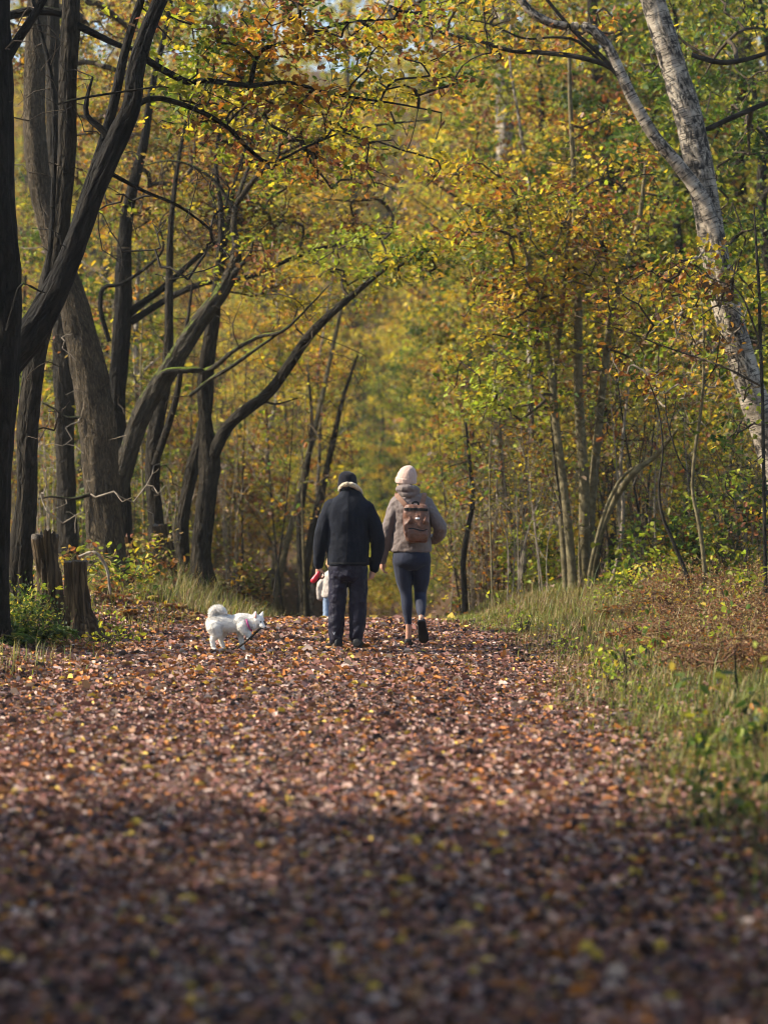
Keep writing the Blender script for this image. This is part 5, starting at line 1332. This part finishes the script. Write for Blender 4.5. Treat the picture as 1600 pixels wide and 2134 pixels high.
# ---- backpack
bja = bvh_of(ja)
PX, PZ = wx(867), wz(1093)
pk = thing('backpack', 'brown backpack with black zip worn on the back over the taupe jacket', 'backpack', (WX + PX, WY - .145, g1(WX, WY) + .012 + PZ))
TZ = .195; BZ = -.195
bd = part('bag', [loft([(.006, -.055, BZ, .085, .050), (.006, -.06, BZ + .02, .112, .066), (.004, -.062, BZ + .10, .132, .078), (.0, -.058, 0, .138, .074), (-.004, -.052, .10, .134, .066), (-.006, -.046, .165, .124, .056), (-.006, -.044, TZ, .108, .044)], 28, 3.0)], M['leather'], pk, voxel=.008, smooth=4, wrinkle=.022, wscale=.06)
bb = bvh_of(bd)
part('front_pocket', [loft([(.012, -.110, BZ + .018, .075, .030), (.012, -.118, BZ + .05, .100, .042), (.012, -.118, BZ + .11, .104, .042), (.010, -.112, BZ + .145, .096, .030)], 24, 3.0)], M['leather'], pk, voxel=.007, smooth=3, wrinkle=.016, wscale=.04)
def on_bag(x, z, d=.002): return (x, back_y(bb, x, z) - d, z)
ribbon('top_zip', [on_bag(x, .150 - .008 * (x > 0) * x * 8) for x in np.linspace(-.125, .115, 12)], .028, .006, M['blackweb'], pk)
ribbon('pocket_zip', [(x, -.165 + .25 * (x - .012) ** 2, BZ + .138 - .01 * math.sin(x * 30)) for x in np.linspace(-.085, .108, 10)], .012, .008, M['blackweb'], pk)
for s_ in (-1, 1):
    x0 = .008 + s_ * .072
    ya = back_y(bb, x0, .05)
    Vt = np.array([(x0 - .030, ya - .004, -.005), (x0 + .030, ya - .004, -.005), (x0 + s_ * .012, ya - .006, .082), (x0, ya - .038, .012), (x0 - .03, ya + .01, -.005), (x0 + .03, ya + .01, -.005), (x0 + s_ * .012, ya + .01, .082)])
    part('pocket_corner', [(Vt, [[0, 3, 2], [3, 1, 2], [0, 1, 3], [0, 2, 6, 4], [2, 1, 5, 6], [1, 0, 4, 5], [4, 6, 5]])], M['leather'], pk, voxel=0)
lx_, lz_ = wx(869) - PX, wz(1082) - PZ
yl = back_y(bb, lx_, lz_) - .006
def slab(cx, cz, w, h, y0, y1):
    V = np.array([(cx - w / 2, y0, cz - h / 2), (cx + w / 2, y0, cz - h / 2), (cx + w / 2, y0, cz + h / 2), (cx - w / 2, y0, cz + h / 2), (cx - w / 2, y1, cz - h / 2), (cx + w / 2, y1, cz - h / 2), (cx + w / 2, y1, cz + h / 2), (cx - w / 2, y1, cz + h / 2)])
    return V, [[0, 1, 2, 3], [7, 6, 5, 4], [0, 4, 5, 1], [1, 5, 6, 2], [2, 6, 7, 3], [3, 7, 4, 0]]
part('label_patch', [slab(lx_, lz_, .045, .018, yl, yl + .012)], M['white'], pk, voxel=0)
ribbon('grab_handle', [(-.045, -.045, TZ - .005), (-.035, -.05, TZ + .022), (-.01, -.05, TZ + .03), (.015, -.05, TZ + .022), (.022, -.045, TZ - .005)], .02, .006, M['blackweb'], pk)
for (ax0, az0), (ax1, az1) in (((827, 1035), (849, 1060)), ((884, 1035), (877, 1060))):
    path = []
    for t in np.linspace(0, 1, 7):
        X_, Z_ = wx(ax0 + (ax1 - ax0) * t), wz(az0 + (az1 - az0) * t)
        yy = back_y(bja, X_, Z_) if Z_ < 1.555 else back_y(bja, X_, 1.555) + (Z_ - 1.555) * .9
        path.append((X_ - PX, min(yy, .02) - .008 + .145, Z_ - PZ))
    q0 = path[0]
    path = [(q0[0] - .0, q0[1] + .08, q0[2] + .015)] + path
    ribbon('shoulder_strap', path, .048, .014, M['strap'], pk)

# ---- the child
CX_, CY_ = pxx(692, 34.5), 34.5
kid = thing('person', 'small child in cream coat and pale jeans half hidden behind the legs in dark trousers', 'person', (CX_, CY_, g1(CX_, CY_) + .012))
HK = (0, .01, .885)
bk_ = part('body', [*head_shapes(HK, .092), ctube([(0, 0, .74), (0, 0, .82)], [.04, .04]), loft([(0, 0, .40, .10, .08), (0, 0, .55, .105, .08), (0, 0, .70, .11, .08), (0, 0, .76, .07, .05)]),
      ctube([(-.06, 0, .44), (-.07, .02, .24), (-.075, 0, .05)], [.06, .04, .03]), ctube([(.06, 0, .44), (.07, -.03, .24), (.07, -.05, .05)], [.06, .04, .03]),
      ctube([(-.12, 0, .71), (-.165, 0, .56), (-.172, .03, .43)], [.036, .03, .022]), ctube([(.12, 0, .71), (.165, 0, .56), (.180, .03, .43)], [.036, .03, .022]),
      *hand_shapes((-.172, .03, .43), (0, .1, -1), (1, .2, 0), (0, 1, 0), ln=.11, fr=.006), *hand_shapes((.18, .03, .43), (0, .1, -1), (-1, .2, 0), (0, 1, 0), ln=.11, fr=.006)], M['skin'], kid, voxel=.0075, smooth=2)
eyes(HK, .092, bk_)
part('coat', [loft([(0, 0, .40, .145, .11), (0, 0, .43, .155, .12), (0, 0, .55, .145, .115), (0, 0, .68, .14, .105), (0, 0, .74, .10, .08), (0, 0, .78, .06, .06)]),
      ctube([(-.11, 0, .70), (-.168, 0, .56), (-.178, .03, .40)], [.055, .052, .044]), ctube([(.11, 0, .70), (.168, 0, .56), (.182, .03, .42)], [.055, .052, .044])], M['cream'], kid, voxel=.009, smooth=4, wrinkle=.02, wscale=.06)
part('jeans', [loft([(0, 0, .34, .08, .07), (0, 0, .40, .12, .09), (0, 0, .46, .12, .09)]), ctube([(-.065, 0, .40), (-.075, .02, .24), (-.08, 0, .06)], [.066, .056, .05]), ctube([(.065, 0, .40), (.07, -.03, .24), (.07, -.05, .07)], [.066, .056, .05])], M['jeans'], kid, voxel=.009, smooth=4, wrinkle=.012, wscale=.05)
part('hair', [sphere((0, -.01, .905), (.086, .092, .098)), ctube([(0, -.06, .88), (0, -.06, .78)], [.06, .045])], M['hair'], kid, voxel=.008, smooth=2)
shoe(kid, (-.08, -.05, 0), (0, 1, 0), (0, 0, 1), .17, .07, M['boot'], M['boot'], high=.06)
shoe(kid, (.07, -.09, 0), (0, 1, 0), (0, 0, 1), .17, .07, M['boot'], M['boot'], high=.06)

# ---- the dog
DX, DY = pxx(490, 24.5), 24.5
dz0 = g1(DX, DY) + .03
dog = thing('dog', 'fluffy white dog with curled tail carrying a stick', 'dog', (DX, DY, dz0))
def dh(zx, zy, y=0.0): return dp(zx, zy - 12, y)
def dp(zx, zy, y=0.0): return np.array([(zx / 4.444 - 90) / 205.6, y, (180 - zy / 4.444) / 205.6])
sh = [ctube([dp(215, 570), dp(290, 555), dp(400, 560), dp(470, 555)], [.098, .094, .084, .094], 20, asp=.86),
      ctube([dp(440, 545), dp(510, 545), dp(570, 540, -.02)], [.092, .086, .066], 18, asp=.9),                                    # shoulders and ruff
      sphere(dh(612, 540, -.03), (.066, .062, .060), 18, 12), sphere(dh(585, 585, -.03), (.045, .05, .045)),                        # skull, cheek
      ctube([dh(635, 565, -.055), dh(660, 588, -.078), dh(678, 600, -.086)], [.034, .024, .016], 12),                                   # muzzle
      ctube([dh(640, 605, -.055), dh(664, 616, -.072)], [.016, .009], 10),                                                            # jaw
      ctube([dp(200, 500), dp(195, 450, 0), dp(230, 425, -.01), dp(280, 432, -.02), dp(312, 458, -.03)], [.038, .040, .041, .036, .020], 14),      # tail over the back
      # hind legs: thigh, knee forward, hock back, foot
      ctube([dp(215, 590, -.055), dp(235, 650, -.06)], [.082, .055]), ctube([dp(235, 650, -.06), dp(196, 705, -.062), dp(205, 775, -.062)], [.05, .030, .022]), ctube([dp(203, 782, -.062), dp(222, 790, -.075)], [.022, .018]),
      ctube([dp(255, 590, .05), dp(285, 645, .055)], [.075, .05]), ctube([dp(285, 645, .055), dp(265, 705, .055), dp(285, 780, .055)], [.045, .028, .021]), ctube([dp(283, 787, .055), dp(303, 794, .045)], [.021, .017]),
      # standing front leg, raised front leg folding at the wrist
      ctube([dp(455, 580, .045), dp(448, 650, .05), dp(455, 720, .05), dp(464, 790, .05)], [.06, .036, .026, .022]), ctube([dp(464, 796, .05), dp(480, 802, .04)], [.022, .017]),
      ctube([dp(470, 580, -.055), dp(500, 625, -.065), dp(528, 640, -.07)], [.06, .042, .030]), ctube([dp(528, 638, -.07), dp(535, 665, -.072), dp(527, 690, -.07)], [.027, .024, .020])]
for ear in ((dh(585, 510, -.05), dh(593, 450, -.055)), (dh(640, 505, .0), dh(658, 458, .005))):
    a, b = ear
    sh.append(ctube([a, a * .45 + b * .55, b], [.026, .017, .005], 10))
db = part('body', sh, M['fur'], dog, voxel=.0065, smooth=4)
part('inner_ear', [ctube([dh(592, 508, -.075), dh(596, 470, -.068)], [.013, .004], 8)], M['pinkear'], dog, voxel=0)
part('nose', [sphere(dh(684, 601, -.095), (.014, .013, .011), 10, 7)], M['dogdark'], dog, voxel=0)
for e in (dh(640, 550, -.082), dh(664, 548, -.05)): part('eye', [sphere(e, .0085, 10, 7)], M['dogdark'], dog, voxel=0)
part('mouth', [ctube([dh(640, 606, -.075), dh(660, 611, -.088)], [.008, .007], 8)], M['dogdark'], dog, voxel=0)
rg = [dp(500, 505, 0), dp(512, 525, -.086), dp(530, 575, -.105), dp(550, 618, -.06), dp(552, 622, .02), dp(535, 580, .085), dp(512, 525, .07)]
cl = ctube(rg + [rg[0]], [.0085] * 8, 8)
part('collar', [cl], M['collar'], dog, voxel=0)
# fur strands on the body
rF = np.random.default_rng(9)
me = db.data; npol = len(me.polygons)
cen = np.empty(npol * 3, np.float32); nor = np.empty(npol * 3, np.float32)
me.polygons.foreach_get('center', cen); me.polygons.foreach_get('normal', nor)
cen = cen.reshape(-1, 3).astype(float); nor = nor.reshape(-1, 3).astype(float)
pick = rF.choice(npol, 32000)
c, nn = cen[pick], nor[pick]
zrel = c[:, 2]
fl = np.where(zrel < .13, .006, .011) * np.where(c[:, 0] > .2, .38, 1.0)
fl = np.where((c[:, 0] < -.12) & (zrel > .3), .020, fl) * rF.uniform(.6, 1.3, len(c))
comb = np.array([-.8, 0, -.55])
d = unit(nn + comb * .65 + rF.normal(0, .28, (len(c), 3)))
sd = unit(np.cross(d, nn + rF.normal(0, .2, (len(c), 3)))) * .0016
V = np.stack([c - sd, c + sd, c + d * fl[:, None]], 1).reshape(-1, 3)
fo = obj('fur', arr_mesh('fur', V, (np.arange(len(c))[:, None] * 3 + np.arange(3)[None])), M['fur'], dog); fo['kind'] = 'stuff'
# stick in its mouth
r_ = np.random.default_rng(5)
acc = Acc(); acc.add(*tube(catmull(np.array([dp(396, 803, -.13), dp(470, 748, -.115), dp(560, 670, -.098), dp(640, 595, -.083), dp(668, 578, -.02), dp(690, 563, .05)]), .02),
                           np.linspace(.0115, .009, len(catmull(np.array([dp(396, 803, -.13), dp(470, 748, -.115), dp(560, 670, -.098), dp(640, 595, -.083), dp(668, 578, -.02), dp(690, 563, .05)]), .02))), 7, r_, .1))
st = obj('stick', acc.mesh('stick'), M['darkstem']); st.location = (DX, DY, dz0)
tag(st, 'dark thin stick held slanting in the jaws of the white dog', 'stick')

# ------------------------------------------------------------------ thin autumn air
def haze_box(dens):
    V = np.array([(x, y, z) for z in (-6.5, 60) for y in (-405, 425) for x in (-405, 405)], float)
    Fs = np.array([[0, 2, 3, 1], [4, 5, 7, 6], [0, 1, 5, 4], [2, 6, 7, 3], [0, 4, 6, 2], [1, 3, 7, 5]])
    m = bpy.data.materials.new('haze'); m.use_nodes = True
    nt = m.node_tree; nt.nodes.remove(nt.nodes['Principled BSDF'])
    v = nt.nodes.new('ShaderNodeVolumePrincipled')
    v.inputs['Color'].default_value = (.92, .92, .86, 1); v.inputs['Density'].default_value = dens; v.inputs['Anisotropy'].default_value = .35
    nt.links.new(v.outputs[0], nt.nodes['Material Output'].inputs['Volume'])
    o = obj('haze', arr_mesh('haze', V, Fs), m)
    return tag(o, 'thin pale haze between the trees', 'haze', kind='stuff')
haze_box(0.0005)
